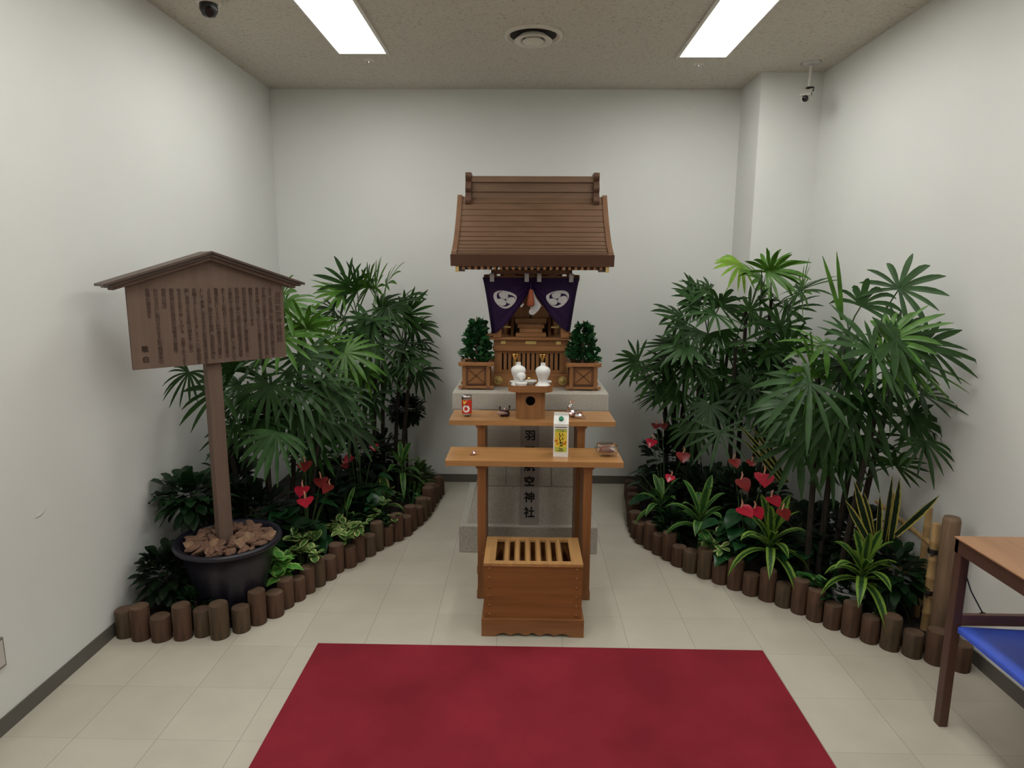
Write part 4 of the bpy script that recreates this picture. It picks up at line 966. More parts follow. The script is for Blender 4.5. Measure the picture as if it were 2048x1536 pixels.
# ================================================================== PLANTING BEDS
LL = [(-1.877, 2.812), (-1.791, 2.79), (-1.694, 2.787), (-1.598, 2.80), (-1.517, 2.832), (-1.429, 2.813), (-1.352, 2.872), (-1.300, 2.942), (-1.243, 3.015), (-1.220, 3.102), (-1.185, 3.180), (-1.160, 3.262), (-1.128, 3.342), (-1.090, 3.422), (-1.072, 3.508), (-1.018, 3.578), (-0.985, 3.660), (-0.938, 3.735), (-0.905, 3.815), (-0.862, 3.893), (-0.812, 3.969), (-0.770, 4.05), (-0.752, 4.138), (-0.722, 4.222), (-0.705, 4.310), (-0.690, 4.398), (-0.684, 4.488), (-0.682, 4.579), (-0.670, 4.668), (-0.661, 4.757), (-0.655, 4.85)]
LH = [.132, .161, .114, .165, .128, .168, .119, .168, .123, .151, .119, .141, .134, .127, .165, .122, .168, .127, .178, .125, .170, .128, .165, .130, .160, .125, .178, .176, .130, .172, .130]
LR = [(0.835, 4.87), (0.825, 4.78), (0.818, 4.69), (0.808, 4.60), (0.798, 4.51), (0.785, 4.42), (0.772, 4.33), (0.763, 4.24), (0.757, 4.15), (0.757, 4.06), (0.772, 3.972), (0.808, 3.89), (0.847, 3.812), (0.890, 3.735), (0.932, 3.655), (0.982, 3.578), (1.047, 3.508), (1.114, 3.442), (1.176, 3.375), (1.240, 3.312), (1.308, 3.252), (1.370, 3.190), (1.425, 3.125), (1.475, 3.055), (1.528, 2.985), (1.586, 2.922), (1.648, 2.864), (1.712, 2.806), (1.783, 2.752), (1.853, 2.700), (1.932, 2.655)]
RH = [.12, .095, .13, .097, .14, .12, .137, .10, .14, .104, .131, .169, .128, .168, .117, .125, .168, .116, .163, .112, .167, .119, .174, .158, .121, .160, .122, .160, .113, .153, .119]
ORD = 'first second third fourth fifth sixth seventh eighth ninth tenth eleventh twelfth thirteenth fourteenth fifteenth sixteenth'.split()
def logs(pts, hs, wallname, side):
    n = len(pts)
    for i, ((x, y), h) in enumerate(zip(pts, hs)):
        # keep neighbours from touching
        d = min(math.dist(pts[i], pts[j]) for j in (i - 1, i + 1) if 0 <= j < n); R = min(0.046, d / 2 - 0.0008)
        mb = MB(); N = 18; rng = random.Random(i * 7 + len(side)); ph = rng.uniform(0, 6)
        rings = []
        for z, k in ((0, 0.985), (0.012, 1.0), (h * 0.5, 0.995), (h - 0.006, 1.0), (h, 0.93)):
            rings.append([(x + R * k * (1 - 0.018 + 0.018 * math.sin(3 * a + ph)) * math.cos(a), y + R * k * (1 - 0.018 + 0.018 * math.sin(3 * a + ph)) * math.sin(a), z) for a in [2 * PI * q / N for q in range(N)]])
        loft(mb, rings); mb.add(rings[-1], [list(range(N))], 1); mb.add(rings[0], [list(range(N))[::-1]], 0)
        hw = 'taller' if h > 0.14 else 'shorter'
        if i < 16: lab = f'{hw} round brown edging log, {ORD[i] if i < 16 else ""} from the {wallname} in the {side} planting border'
        if i >= 16: lab = f'{hw} round brown edging log, {ORD[n - 1 - i]} from the {"back wall" if side == "left" else "side table"} end of the {side} planting border'
        tag(recalc(mb.build('edging_log', [M['logb'] if rng.random() < 0.4 else M['log'], M['logt']], None, (x, y, 0))), lab, 'log', f'edging logs of the {side} planting border')
logs(LL, LH, 'left wall', 'left')
def logs_right():
    n0 = len(LR)
    logs(LR, RH, 'back wall', 'right')
logs_right()
for side, pts, wallpts, lab in (('left', LL, [(-0.70, 5.14), (XL + 0.01, 5.14), (XL + 0.01, 2.87)], 'dark planting soil behind the left row of logs'), ('right', LR, [(XR - 0.01, 2.74), (XR - 0.01, 4.72), (1.585, 4.72), (1.585, 5.14), (0.90, 5.14)], 'dark planting soil behind the right row of logs')):
    s_ = -1 if side == 'left' else 1
    inn = []
    for i, p in enumerate(pts):
        a = Vector(pts[max(i - 1, 0)]); b_ = Vector(pts[min(i + 1, len(pts) - 1)]); tv = (b_ - a).normalized(); nv = Vector((-tv.y, tv.x))
        if side == 'right': nv = Vector((-tv.y, tv.x))
        cen = Vector((-1.5, 4.2)) if side == 'left' else Vector((1.5, 4.0))
        if nv.dot(cen - Vector(p)) < 0: nv = -nv
        inn.append(Vector(p) + nv * 0.05)
    mb = MB().prism([tuple(q) for q in inn] + wallpts, 'z', 0.001, 0.042)
    tag(recalc(mb.build('planting_soil', M['soil'])), lab, 'soil', kind='stuff')
ZS = 0.042

# ---------------------------------------------------------------- plant builders
def strap(t): return (min(1, 0.35 + 2.6 * t) * (1.0 if t < 0.55 else max(0.0, 1 - ((t - 0.55) / 0.45) ** 1.7)))
def blunt(t): return min(1.0, 0.42 + 1.5 * t) * (1.0 if t < 0.62 else max(0.12, 1 - ((t - 0.62) / 0.38) ** 1.6 * 0.88))
def sword(t): return min(1, 0.75 + t) * (1.0 if t < 0.6 else max(0.02, 1 - ((t - 0.6) / 0.4) ** 1.5))
def heart(t): return [0.62, 1.0, 1.02, 0.9, 0.66, 0.36, 0.02][min(6, int(round(t * 6)))]

def fan(mb, hub, axis, nrm, L, n=10, spread=125, droop=0.35, w=0.026):
    axis = axis.normalized(); nrm = (nrm - axis * nrm.dot(axis)).normalized()
    for i in range(n):
        q = (i + 0.5) / n * 2 - 1; a = math.radians(spread) * q + random.uniform(-0.05, 0.05)
        d = Matrix.Rotation(a, 3, nrm) @ axis + nrm * random.uniform(0.02, 0.16)
        mb.leaf(hub, d, nrm, L * (1 - 0.22 * abs(q)) * random.uniform(0.88, 1.08), w * random.uniform(0.7, 1.25) * (1 - 0.25 * abs(q)), blunt, droop * random.uniform(0.6, 1.3), 0.22, 6)

def palm(label, base, canes, fronds, extra=14, group='fan palms'):
    """canes: (dx, dy, topz, lean x, lean y); fronds: (px, py, Y, angle in the picture, length[, material])"""
    r = thing('fan_palm', label, 'palm', (base[0], base[1], ZS), group); cl = []
    for dx, dy, zt_, lx_, ly_ in canes:
        b0 = Vector((base[0] + dx, base[1] + dy, ZS)); tp = Vector((b0.x + lx_, b0.y + ly_, zt_)); md = (b0 + tp) / 2 + Vector((lx_ * -0.12, 0, 0))
        P('cane', MB().tube([b0, md, tp], [0.017, 0.015, 0.011], 8).clamp(), M['cane'], r); cl.append((b0, md, tp))
    for k in range(extra):       # inner fronds all round the canes
        c0, c1, c2 = cl[k % len(cl)]; tt = random.uniform(0.55, 0.98); p_ = c0.lerp(c2, tt); a = random.uniform(0, 2 * PI)
        if p_.z < 0.80: continue
        fronds = fronds + [(p_ + Vector((math.cos(a), math.sin(a), 0)) * random.uniform(0.10, 0.26) + Vector((0, 0, random.uniform(-0.04, 0.06))), a, None, None, random.uniform(.20, .28), 'palm')]
    for f in fronds:
        L = f[4]; free = f[2] is None
        px, py, Y, ang = f[:4]; hub = f[0].copy() if free else at(px, py, Y)
        hub.x = min(max(hub.x, XL + 0.06), XR - 0.06); hub.y = min(hub.y, YB - 0.06)
        a = f[1] if free else math.radians(ang + random.uniform(-8, 8)); kc = random.uniform(0.0, 0.65)
        axis = Vector((math.cos(a), math.sin(a), random.uniform(-0.7, 0.25))) if free else Vector((math.cos(a), -kc, math.sin(a)))
        nrm = Vector((random.uniform(-0.25, 0.25), -random.uniform(0.2, 0.95), 0.75))
        # attach the petiole to the closest cane, lower down
        best = None
        for c0, c1, c2 in cl:
            for tt in (0.5, 0.65, 0.8, 0.95, 1.0):
                p_ = (c0 * (1 - tt) * (1 - tt) + c1 * 2 * tt * (1 - tt) + c2 * tt * tt)
                dd = (hub - p_).length + max(0, p_.z - hub.z + 0.08) * 3
                if best is None or dd < best[0]: best = (dd, p_)
        p0 = best[1]; mid = (p0 + hub) / 2 + Vector((0, 0, 0.05 * (hub - p0).length + 0.01))
        mb = MB().tube([p0, mid, hub], [0.0045, 0.0035, 0.003], 5, caps=False)
        for i in range(len(mb.v)): mb.uv[i] = (0.5, 0)
        fan(mb, hub, axis, nrm, L, random.randint(9, 14), random.uniform(95, 140), random.uniform(0.15, 0.5), random.uniform(0.025, 0.033) if L > 0.2 else 0.02)
        mt = f[5] if len(f) > 5 else random.choice(('palm', 'palm', 'palm2', 'palm3'))
        P('frond', mb.clamp(), M[mt], r)
    return r

palm('tall fan palm by the back wall, right of the signboard, its fronds rising highest there', (-1.12, 4.72),
     [(-0.05, 0, 1.36, -0.02, -0.05), (0.05, 0.05, 1.38, 0.03, 0), (-0.12, -0.08, 1.25, -0.1, -0.05), (0.14, 0.02, 1.2, 0.08, 0), (0.02, -0.1, 1.0, 0.05, -0.1), (0.2, -0.03, 0.95, 0.08, 0)],
     [(715, 583, 4.6, 105, .31), (738, 575, 4.7, 85, .32, 'palm3'), (772, 572, 4.75, 50, .31, 'palm3'), (800, 605, 4.8, 10, .30, 'palm'), (696, 572, 4.6, 130, .30, 'palm'), (828, 655, 4.85, 15, .28, 'palm'), (822, 700, 4.85, -30, .27, 'palm'), (775, 615, 4.6, -60, .28, 'palm'), (735, 660, 4.5, -90, .28, 'palm'), (668, 620, 4.5, 170, .28, 'palm'), (752, 578, 4.7, 55, .30, 'palm3'), (685, 590, 4.5, 150, .29), (690, 640, 4.5, 165, .27), (812, 632, 4.75, 25, .28, 'palm'), (770, 645, 4.65, 70, .26, 'palm'), (640, 660, 4.5, 150, .25, 'palm3'), (750, 690, 4.4, -100, .27, 'palm'), (800, 690, 4.7, -10, .26, 'palm'), (705, 690, 4.35, -140, .27), (835, 745, 4.85, -15, .25, 'palm'), (775, 740, 4.6, -80, .25, 'palm'), (720, 735, 4.4, -110, .25), (842, 683, 4.9, -15, .16, 'palm'), (660, 705, 4.3, -160, .26), (740, 640, 4.5, -120, .26, 'palm2'), (760, 610, 4.75, 10, .28, 'palm'), (740, 790, 4.5, -100, .24, 'palm'), (690, 780, 4.3, -120, .26, 'palm')])
palm('bushy fan palm behind the signpost, drooping toward the left row of logs', (-1.50, 3.80),
     [(-0.08, 0.02, 1.35, 0.02, 0.03), (0.06, 0.0, 1.40, 0.12, 0.05), (-0.14, -0.1, 1.1, -0.08, -0.2), (0.12, 0.06, 1.25, 0.2, 0.1), (0.0, -0.12, 1.0, 0.06, -0.15), (0.18, -0.03, 0.95, 0.15, -0.05)],
     [(562, 597, 3.9, 40, .30, 'palm3'), (570, 605, 3.85, -5, .29, 'palm3'), (600, 655, 3.9, 30, .29, 'palm3'), (612, 655, 3.8, 85, .25, 'palm3'), (560, 675, 3.7, -30, .31), (640, 690, 3.9, 10, .30, 'palm3'), (605, 712, 3.7, -60, .31, 'palm2'), (690, 705, 4.05, -20, .29, 'palm3'), (575, 745, 3.6, -80, .29, 'palm2'), (640, 762, 3.8, -65, .29, 'palm2'), (540, 770, 3.5, -110, .27, 'palm2'), (500, 790, 3.5, -150, .26, 'palm'), (553, 865, 3.35, -90, .26, 'palm2'), (520, 842, 3.5, -100, .25, 'palm'), (480, 770, 3.6, 160, .26, 'palm'), (470, 742, 3.6, 100, .24, 'palm'), (378, 745, 3.35, -120, .20, 'palm'), (440, 782, 3.4, -160, .26, 'palm'), (600, 830, 3.7, -70, .29, 'palm2'), (650, 830, 3.9, -50, .29, 'palm'), (680, 790, 4.0, -60, .29, 'palm2'), (700, 850, 4.1, -70, .26, 'palm'), (560, 640, 3.8, 100, .25, 'palm'), (590, 780, 3.6, -20, .28, 'palm'), (520, 720, 3.7, 150, .25, 'palm'), (630, 880, 3.8, -80, .27, 'palm'), (470, 850, 3.45, -140, .24, 'palm')])
palm('fan palm standing nearest the shrine in the right bed, arching toward the back wall', (1.22, 4.55),
     [(-0.08, 0.0, 1.28, -0.02, -0.05), (0.03, 0.05, 1.30, 0.03, -0.05), (-0.16, 0.04, 1.2, -0.08, 0), (0.12, -0.02, 1.2, 0.05, -0.1), (0.0, -0.08, 1.1, -0.05, -0.15), (-0.05, 0.1, 1.1, -0.12, 0)],
     [(1400, 598, 4.5, 150, .27), (1482, 528, 4.5, 200, .25, 'palmy'), (1390, 612, 4.4, 130, .27, 'palm2'), (1430, 628, 4.3, 180, .28, 'palm2'), (1440, 612, 4.4, 85, .27, 'palm'), (1370, 652, 4.4, 170, .27, 'palm2'), (1350, 692, 4.45, 195, .27, 'palm'), (1330, 722, 4.4, 215, .26, 'palm'), (1400, 662, 4.3, -125, .27, 'palm2'), (1440, 662, 4.3, -90, .27, 'palm'), (1460, 692, 4.4, -30, .26, 'palm'), (1380, 722, 4.3, -110, .27, 'palm'), (1420, 742, 4.3, -80, .27, 'palm'), (1360, 782, 4.4, -140, .26, 'palm'), (1420, 812, 4.2, -100, .26, 'palm'), (1450, 782, 4.3, -60, .26, 'palm'), (1340, 747, 4.5, 205, .25, 'palm'), (1360, 635, 4.5, 160, .27, 'palm'), (1440, 862, 4.05, -90, .28, 'palm'), (1390, 850, 4.2, -120, .25, 'palm'), (1420, 580, 4.5, 165, .26, 'palm'), (1375, 690, 4.3, -160, .27, 'palm2')])
palm('fan palm before the wall pillar, with the highest fronds of the right bed', (1.50, 4.30),
     [(-0.02, 0.05, 1.5, -0.03, -0.05), (0.06, 0.0, 1.55, 0.02, -0.08), (-0.1, -0.03, 1.3, -0.03, -0.05), (0.1, -0.1, 1.25, 0.05, -0.1), (0.02, -0.12, 0.95, 0.05, -0.15)],
     [(1540, 545, 4.3, 75, .29, 'palm3'), (1522, 560, 4.3, 150, .24, 'palm3'), (1532, 542, 4.3, 10, .31, 'palm3'), (1604, 588, 4.1, 80, .30, 'palm3'), (1600, 582, 4.1, 20, .29), (1520, 602, 4.2, 110, .27, 'palm'), (1560, 605, 4.2, 150, .26, 'palm'), (1500, 622, 4.2, 60, .25, 'palm'), (1560, 657, 4.1, 80, .27, 'palm2'), (1545, 662, 4.2, -20, .27, 'palm'), (1570, 702, 4.0, 110, .25, 'palm'), (1545, 722, 4.2, -60, .26, 'palm'), (1500, 722, 4.3, -100, .25, 'palm'), (1520, 642, 4.3, -20, .27, 'palm'), (1590, 762, 3.9, -120, .28, 'palm2'), (1540, 802, 4.1, -90, .26, 'palm'), (1575, 620, 4.2, 30, .27, 'palm'), (1500, 790, 4.2, -110, .26, 'palm'), (1590, 830, 3.8, -100, .26, 'palm')])
pe = palm('wide fan palm against the right wall, nearest of the palms to the side table', (1.62, 3.28),
     [(-0.03, 0.03, 1.42, 0.02, -0.05), (0.05, 0.05, 1.45, 0.08, -0.08), (-0.10, 0.0, 1.2, -0.05, -0.05), (0.1, -0.03, 1.25, 0.08, -0.1), (0.02, -0.08, 1.05, 0.05, -0.12), (0.12, 0.06, 1.0, 0.08, 0)],
     [(1798, 578, 3.12, 55, .25, 'palm2'), (1722, 612, 3.2, 70, .26, 'palm2'), (1775, 682, 3.0, 45, .30, 'palm3'), (1790, 682, 2.95, 0, .28), (1745, 702, 2.9, 160, .32, 'palm2'), (1850, 690, 2.95, 0, .25), (1765, 702, 3.0, -20, .29, 'palm3'), (1650, 692, 3.2, 170, .29, 'palm3'), (1625, 752, 3.1, 120, .30), (1620, 767, 3.0, 205, .32, 'palm2'), (1690, 762, 3.1, 70, .28), (1700, 747, 3.1, -20, .28, 'palm'), (1800, 717, 3.0, -25, .31, 'palm3'), (1780, 752, 3.1, -60, .29, 'palm'), (1690, 802, 3.1, -90, .30), (1740, 802, 3.1, -70, .29, 'palm'), (1640, 832, 3.1, -110, .29, 'palm'), (1820, 832, 3.1, -40, .22, 'palm'), (1600, 882, 3.3, -90, .30, 'palm'), (1720, 872, 3.2, -80, .26, 'palm'), (1850, 882, 3.02, -100, .20, 'palm'), (1660, 902, 3.2, -90, .26, 'palm'), (1700, 690, 3.1, 130, .28, 'palm2'), (1790, 930, 3.1, 80, .18, 'palm'), (1590, 810, 3.3, -150, .28, 'palm2')])
# two unopened spears of the right palm
for (bx, by), (tx, ty), mt in (((1683, 640), (1645, 512), 'palm3'), ((1684, 640), (1673, 503), 'palm3')):
    a_, b_ = at(bx, by, 3.2), at(tx, ty, 3.2)
    P('spear_leaf', MB().leaf(a_, b_ - a_, (0, -1, 0.1), (b_ - a_).length, 0.022, lambda t: 0.5 + 0.5 * math.sin(PI * min(t * 1.1, 1)) if t < 0.97 else 0.1, 0.0, 0.5, 6), M[mt], pe)

def anthurium(label, base, flowers, nleaf=16, h=0.30):
    r = thing('anthurium', label, 'flowering plant', (base[0], base[1], ZS), 'red anthuriums')
    b0 = Vector((base[0], base[1], ZS)); mb = MB(); st = MB()
    for k in range(nleaf):
        a = random.uniform(0, 2 * PI); rr = random.uniform(0.06, 0.20); z = ZS + random.uniform(0.12, h)
        hub = b0 + Vector((rr * math.cos(a), rr * math.sin(a), z - ZS))
        st.tube([b0 + Vector((0.02 * math.cos(a), 0.02 * math.sin(a), 0)), (b0 + hub) / 2 + Vector((0, 0, 0.05)), hub], 0.003, 5)
        d = Vector((math.cos(a), math.sin(a), -0.15)); L = random.uniform(0.10, 0.15)
        mb.leaf(hub - d * 0.02, d, (0, 0, 1), L, L * 0.72, heart, 0.35, 0.12, 6)
    P('foliage', mb.clamp(), M['anth'], r); P('stem', st.clamp(), M['stalk'], r)
    for f in flowers:
        px, py, Y, s_ = f[:4]; c_ = at(px, py, Y); fl = MB()
        a = random.uniform(-0.7, 0.7) - PI / 2; d = Vector((math.cos(a), math.sin(a), random.uniform(-0.65, -0.2))).normalized()
        fl.leaf(c_ - d * s_ * 0.35, d, (0, -0.45, 1), s_, s_ * 1.0, heart, 0.15, 0.18, 6)
        fo = P('flower', fl.clamp(), M[f[4] if len(f) > 4 else 'spathe'], r)
        base_ = c_ - d * s_ * 0.28 + Vector((0, -0.006, 0.004))
        P('spadix', MB().tube([base_, base_ + Vector((random.uniform(-0.006, 0.006), -0.008, s_ * 0.30)), base_ + Vector((random.uniform(-0.01, 0.01), -0.012, s_ * 0.52))], [0.0045, 0.0048, 0.002], 7), M['spadix'], fo, 'pale spadix')
        mid = (b0 + c_) / 2 + Vector((0, 0, 0.06)); P('flower_stalk', MB().tube([b0, mid, c_ - d * s_ * 0.3], 0.0028, 5).clamp(), M['stalk'], fo)
anthurium('red flowering anthurium in the left bed under the palm, far back near the wall', (-1.10, 4.20), [(708, 874, 4.15, .075), (718, 870, 4.15, .075), (748, 893, 4.2, .06), (698, 917, 4.1, .07), (690, 930, 4.1, .06, 'spathe_shaded')], 16, 0.34)
anthurium('red flowering anthurium in the left bed, close beside the dark pot', (-1.27, 3.62), [(610, 930, 3.62, .085, 'spathe_shaded'), (642, 962, 3.7, .085, 'spathe_shaded'), (656, 975, 3.65, .075, 'spathe_shaded'), (604, 980, 3.5, .085), (611, 1002, 3.42, .09)], 18, 0.36)
anthurium('red flowering anthurium in the right bed, far back near the shrine', (0.98, 4.30), [(1312, 851, 4.4, .07, 'spathe_shaded'), (1326, 851, 4.4, .07, 'spathe_shaded'), (1303, 884, 4.25, .075), (1366, 912, 4.1, .09, 'spathe_shaded'), (1340, 955, 3.95, .065)], 16, 0.36)
anthurium('red flowering anthurium in the middle of the right bed, with the biggest blooms', (1.28, 3.58), [(1528, 956, 3.42, .105), (1486, 966, 3.5, .09, 'spathe_shaded'), (1547, 1000, 3.35, .085), (1489, 1021, 3.35, .095), (1513, 1023, 3.35, .085), (1469, 924, 3.85, .075, 'spathe_shaded'), (1502, 926, 3.85, .06, 'spathe_shaded'), (1567, 1026, 3.2, .075, 'spathe_shaded')], 22, 0.34)

def dracaena(label, base, ztop, n, L, W, mt, lift=(0.1, 1.3), cane=True, seed=0, special=()):
    r = thing('dracaena', label, 'foliage plant', (base[0], base[1], ZS), 'striped strap leaf plants'); rg_ = random.Random(seed)
    P('stem', MB().tube([(base[0], base[1], ZS), (base[0], base[1], ztop + 0.03)], [0.010, 0.007], 7), M['stalk'], r)
    for k in range(n):
        a = k * 2.4 + rg_.uniform(-0.3, 0.3); q = k / max(n - 1, 1)
        el = lift[0] + (lift[1] - lift[0]) * q; d = Vector((math.cos(a) * math.cos(el), math.sin(a) * math.cos(el), math.sin(el)))
        z = ztop - 0.07 + 0.10 * q
        P('leaf', MB().leaf((base[0], base[1], z), d, (0, 0, 1) if el < 1.2 else (0, -1, 0.2), L * rg_.uniform(0.8, 1.1) * (1 - 0.25 * max(0, q - 0.8)), W, strap, 0.80 * (1 - q * 0.75) + 0.1, 0.25, 8).clamp(), M[mt], r)
dracaena('lime striped strap leaf plant at the front of the right bed beside the bamboo posts', (1.660, 3.00), 0.29, 22, .34, .046, 'dracl', seed=1)
dracaena('lime striped strap leaf plant hanging over the logs in the middle of the right border', (1.335, 3.33), 0.29, 22, .36, .046, 'dracl', seed=2)
dracaena('green strap leaf plant with one tall yellow edged leaf, in the right bed', (1.065, 3.72), 0.26, 17, .37, .050, 'drac', seed=3)
dracaena('small green strap leaf plant in the right bed at the bend of the log row', (0.90, 4.05), 0.24, 15, .30, .040, 'drac', lift=(-0.1, 1.2), seed=4)
dracaena('pale green strap leaf plant in the left bed, under the round topiary', (-0.88, 4.55), 0.32, 15, .28, .040, 'drac', seed=5)
dracaena('broad yellow edged leaf plant in the left bed, beside the back end logs', (-0.93, 4.22), 0.20, 8, .20, .060, 'pep', lift=(0.3, 1.35), seed=6)
dracaena('slim arching strap leaf plant in the left bed, before the logs', (-1.10, 3.85), 0.20, 9, .24, .026, 'drac', lift=(0.2, 1.3), seed=7)

def rosette(label, base, nst, hgt, rad, ls, mt, nm='variegated_plant', grp='small variegated plants', per=6, seed=0, sh=oval, wr=0.62):
    r = thing(nm, label, 'foliage plant', (base[0], base[1], ZS), grp); rg_ = random.Random(seed); b0 = Vector((base[0], base[1], ZS)); st = MB()
    for k in range(nst):
        a = 2 * PI * k / nst + rg_.uniform(-0.4, 0.4); rr = rad * rg_.uniform(0.2, 1); tp = b0 + Vector((rr * math.cos(a), rr * math.sin(a), hgt * rg_.uniform(0.55, 1)))
        st.tube([b0, (b0 + tp) / 2 + Vector((0, 0, 0.02)), tp], 0.003, 5); mb = MB()
        for j in range(per):
            a2 = 2 * PI * j / per + rg_.uniform(-0.3, 0.3); el = rg_.uniform(-0.2, 0.9); d = Vector((math.cos(a2) * math.cos(el), math.sin(a2) * math.cos(el), math.sin(el)))
            L = ls * rg_.uniform(0.7, 1.15)
            mb.leaf(tp + Vector((0, 0, rg_.uniform(-0.03, 0.01))), d, (0, 0, 1), L, L * wr, sh, 0.25, 0.2, 5)
        P('leaf_cluster', mb.clamp(), M[mt[k % len(mt)] if isinstance(mt, (list, tuple)) else mt], r)
    P('stem', st, M['stalk'], r)
rosette('cream edged round leaf plant hanging over the logs, middle of the left border', (-1.055, 3.66), 10, 0.22, 0.11, .072, ['pep', 'pep2'], seed=1)
rosette('cream edged round leaf plant in the left bed, farther back along the logs', (-0.92, 3.92), 8, 0.20, 0.10, .068, ['pep', 'dkleaf2'], seed=2)
rosette('pale cream edged leaf plant in the left bed just right of the dark pot', (-1.205, 3.34), 8, 0.23, 0.09, .080, ['pep2', 'pep'], seed=3)
rosette('bright green pothos spilling over the logs at the right side of the dark pot', (-1.265, 3.16), 12, 0.21, 0.085, .075, 'pothos', 'pothos', 'trailing pothos', seed=4, sh=heart, wr=0.75)
rosette('yellow edged round leaf plant over the logs in the middle of the right border', (1.135, 3.53), 10, 0.22, 0.11, .070, ['pep', 'pep2', 'pothosd'], seed=5)
rosette('dark green pothos over the logs of the right border, between the two lime striped plants', (1.475, 3.17), 8, 0.14, 0.09, .062, ['pothosd', 'pothos', 'pothosd'], 'pothos', 'trailing pothos', seed=6, sh=heart, wr=0.75)
rosette('broad dark heart leafed plant right behind the dark pot in the left bed', (-1.30, 3.44), 12, 0.27, 0.13, .115, ['anth', 'dkleaf2'], 'heart_leaf_plant', 'broad leafed green plants', per=3, seed=11, sh=heart, wr=0.7)
rosette('broad dark heart leafed plant in the left bed in front of the far anthurium', (-1.05, 4.05), 12, 0.26, 0.14, .115, ['anth', 'dkleaf2'], 'heart_leaf_plant', 'broad leafed green plants', per=3, seed=12, sh=heart, wr=0.7)
rosette('broad dark heart leafed plant in the right bed before the big red blooms', (1.24, 3.46), 11, 0.25, 0.13, .115, ['anth', 'dkleaf2'], 'heart_leaf_plant', 'broad leafed green plants', per=3, seed=13, sh=heart, wr=0.7)
rosette('broad dark heart leafed plant in the right bed among the palm stems', (1.50, 3.40), 12, 0.28, 0.14, .12, ['anth', 'dkleaf2'], 'heart_leaf_plant', 'broad leafed green plants', per=3, seed=14, sh=heart, wr=0.7)
rosette('low dark plant with one pale round leaf, behind the logs near the side table', (1.725, 2.90), 5, 0.12, 0.07, .055, ['dkleaf2', 'pep2', 'dkleaf', 'dkleaf', 'dkleaf'], seed=7, per=4)
rosette('small green leafed plant at the far end of the right border beside the back wall', (0.90, 4.62), 6, 0.28, 0.10, .055, ['pothosd', 'dkleaf2'], seed=8)
rosette('small green leafed plant at the far end of the left border beside the back wall', (-0.80, 4.45), 6, 0.14, 0.09, .05, ['pothosd', 'dkleaf2'], seed=9)

def bush(label, base, c, rad, n, ls, mt, nm='dark_shrub', wr=0.48, stemtop=None, up=0.3):
    r = thing(nm, label, 'shrub', (base[0], base[1], ZS), 'dark leafy shrubs'); c = Vector(c); mb = MB()
    for k in range(n):
        th = random.uniform(0, 2 * PI); zz = random.uniform(-1, 1); s_ = math.sqrt(1 - zz * zz); d = Vector((s_ * math.cos(th), s_ * math.sin(th), zz))
        p = c + Vector((d.x * rad[0], d.y * rad[1], d.z * rad[2])) * random.uniform(0.35, 0.85)
        mb.leaf(p, d + Vector((0, 0, up)), (0, 0, 1), ls * random.uniform(0.7, 1.2), ls * wr, oval, 0.35, 0.2, 4)
    P('foliage', mb.clamp(z0=0.01), M[mt], r)
    P('stem', MB().tube([(base[0], base[1], ZS), (c.x, c.y, c.z)], [0.010, 0.007], 7).clamp(), M['cane'], r)
bush('dark leafed shrub left of the signpost pot, its upper crown beside the left wall', (-1.72, 3.30), (-1.735, 3.22, 0.56), (.17, .16, .12), 170, .11, 'dkleaf2')
bush('dark leafed shrub low between the pot and the corner logs at the left wall', (-1.76, 2.97), (-1.755, 2.975, 0.24), (.13, .10, .14), 170, .09, 'dkleaf')
bush('low dark leafy plant in front of the dark pot, behind the left corner logs', (-1.58, 2.90), (-1.58, 2.895, 0.13), (.10, .04, .07), 70, .06, 'dkleaf2')
q = at(812, 818, 4.85)
bush('round dark topiary on a thin stem by the back wall, left of the offering tables', (q.x, q.y), q, (.155, .14, .115), 460, .06, 'dkleaf', 'topiary', 0.55)
bush('dark low foliage behind the pot at the foot of the left palms', (-1.55, 3.50), (-1.55, 3.50, 0.36), (.28, .16, .20), 190, .12, 'dkleaf')
bush('dark foliage between the left palms and the back wall', (-1.35, 4.45), (-1.30, 4.45, 0.42), (.35, .25, .26), 220, .13, 'dkleaf')
bush('dark foliage under the left back palm near the round topiary', (-1.08, 4.72), (-1.08, 4.72, 0.34), (.17, .15, .20), 130, .11, 'dkleaf')
bush('low green mossy fern at the back corner of the left log row', (-0.79, 4.72), (-0.79, 4.72, 0.18), (.11, .14, .13), 260, .07, 'fern', 'fern', 0.3)
bush('dark foliage at the foot of the right palms, behind the big red blooms', (1.38, 3.85), (1.38, 3.85, 0.36), (.25, .22, .22), 200, .12, 'dkleaf')
bush('dark foliage at the back of the right bed near the shrine', (1.02, 4.55), (1.04, 4.55, 0.40), (.20, .20, .22), 190, .11, 'dkleaf')
bush('dark foliage along the right wall behind the yellow edged sword leaves', (1.80, 3.30), (1.78, 3.35, 0.30), (.16, .25, .22), 170, .11, 'dkleaf')
bush('dark low foliage behind the logs, right bed between pothos and bamboo', (1.60, 2.98), (1.60, 3.06, 0.14), (.13, .07, .08), 90, .07, 'dkleaf2')
bush('dark green low foliage under the strap leaves at the bend of the right border', (0.93, 3.88), (0.94, 3.90, 0.17), (.09, .14, .09), 120, .08, 'dkleaf2')
bush('dark green low foliage behind the logs in the middle of the left border', (-1.08, 3.95), (-1.05, 3.98, 0.18), (.12, .14, .10), 120, .08, 'dkleaf2')

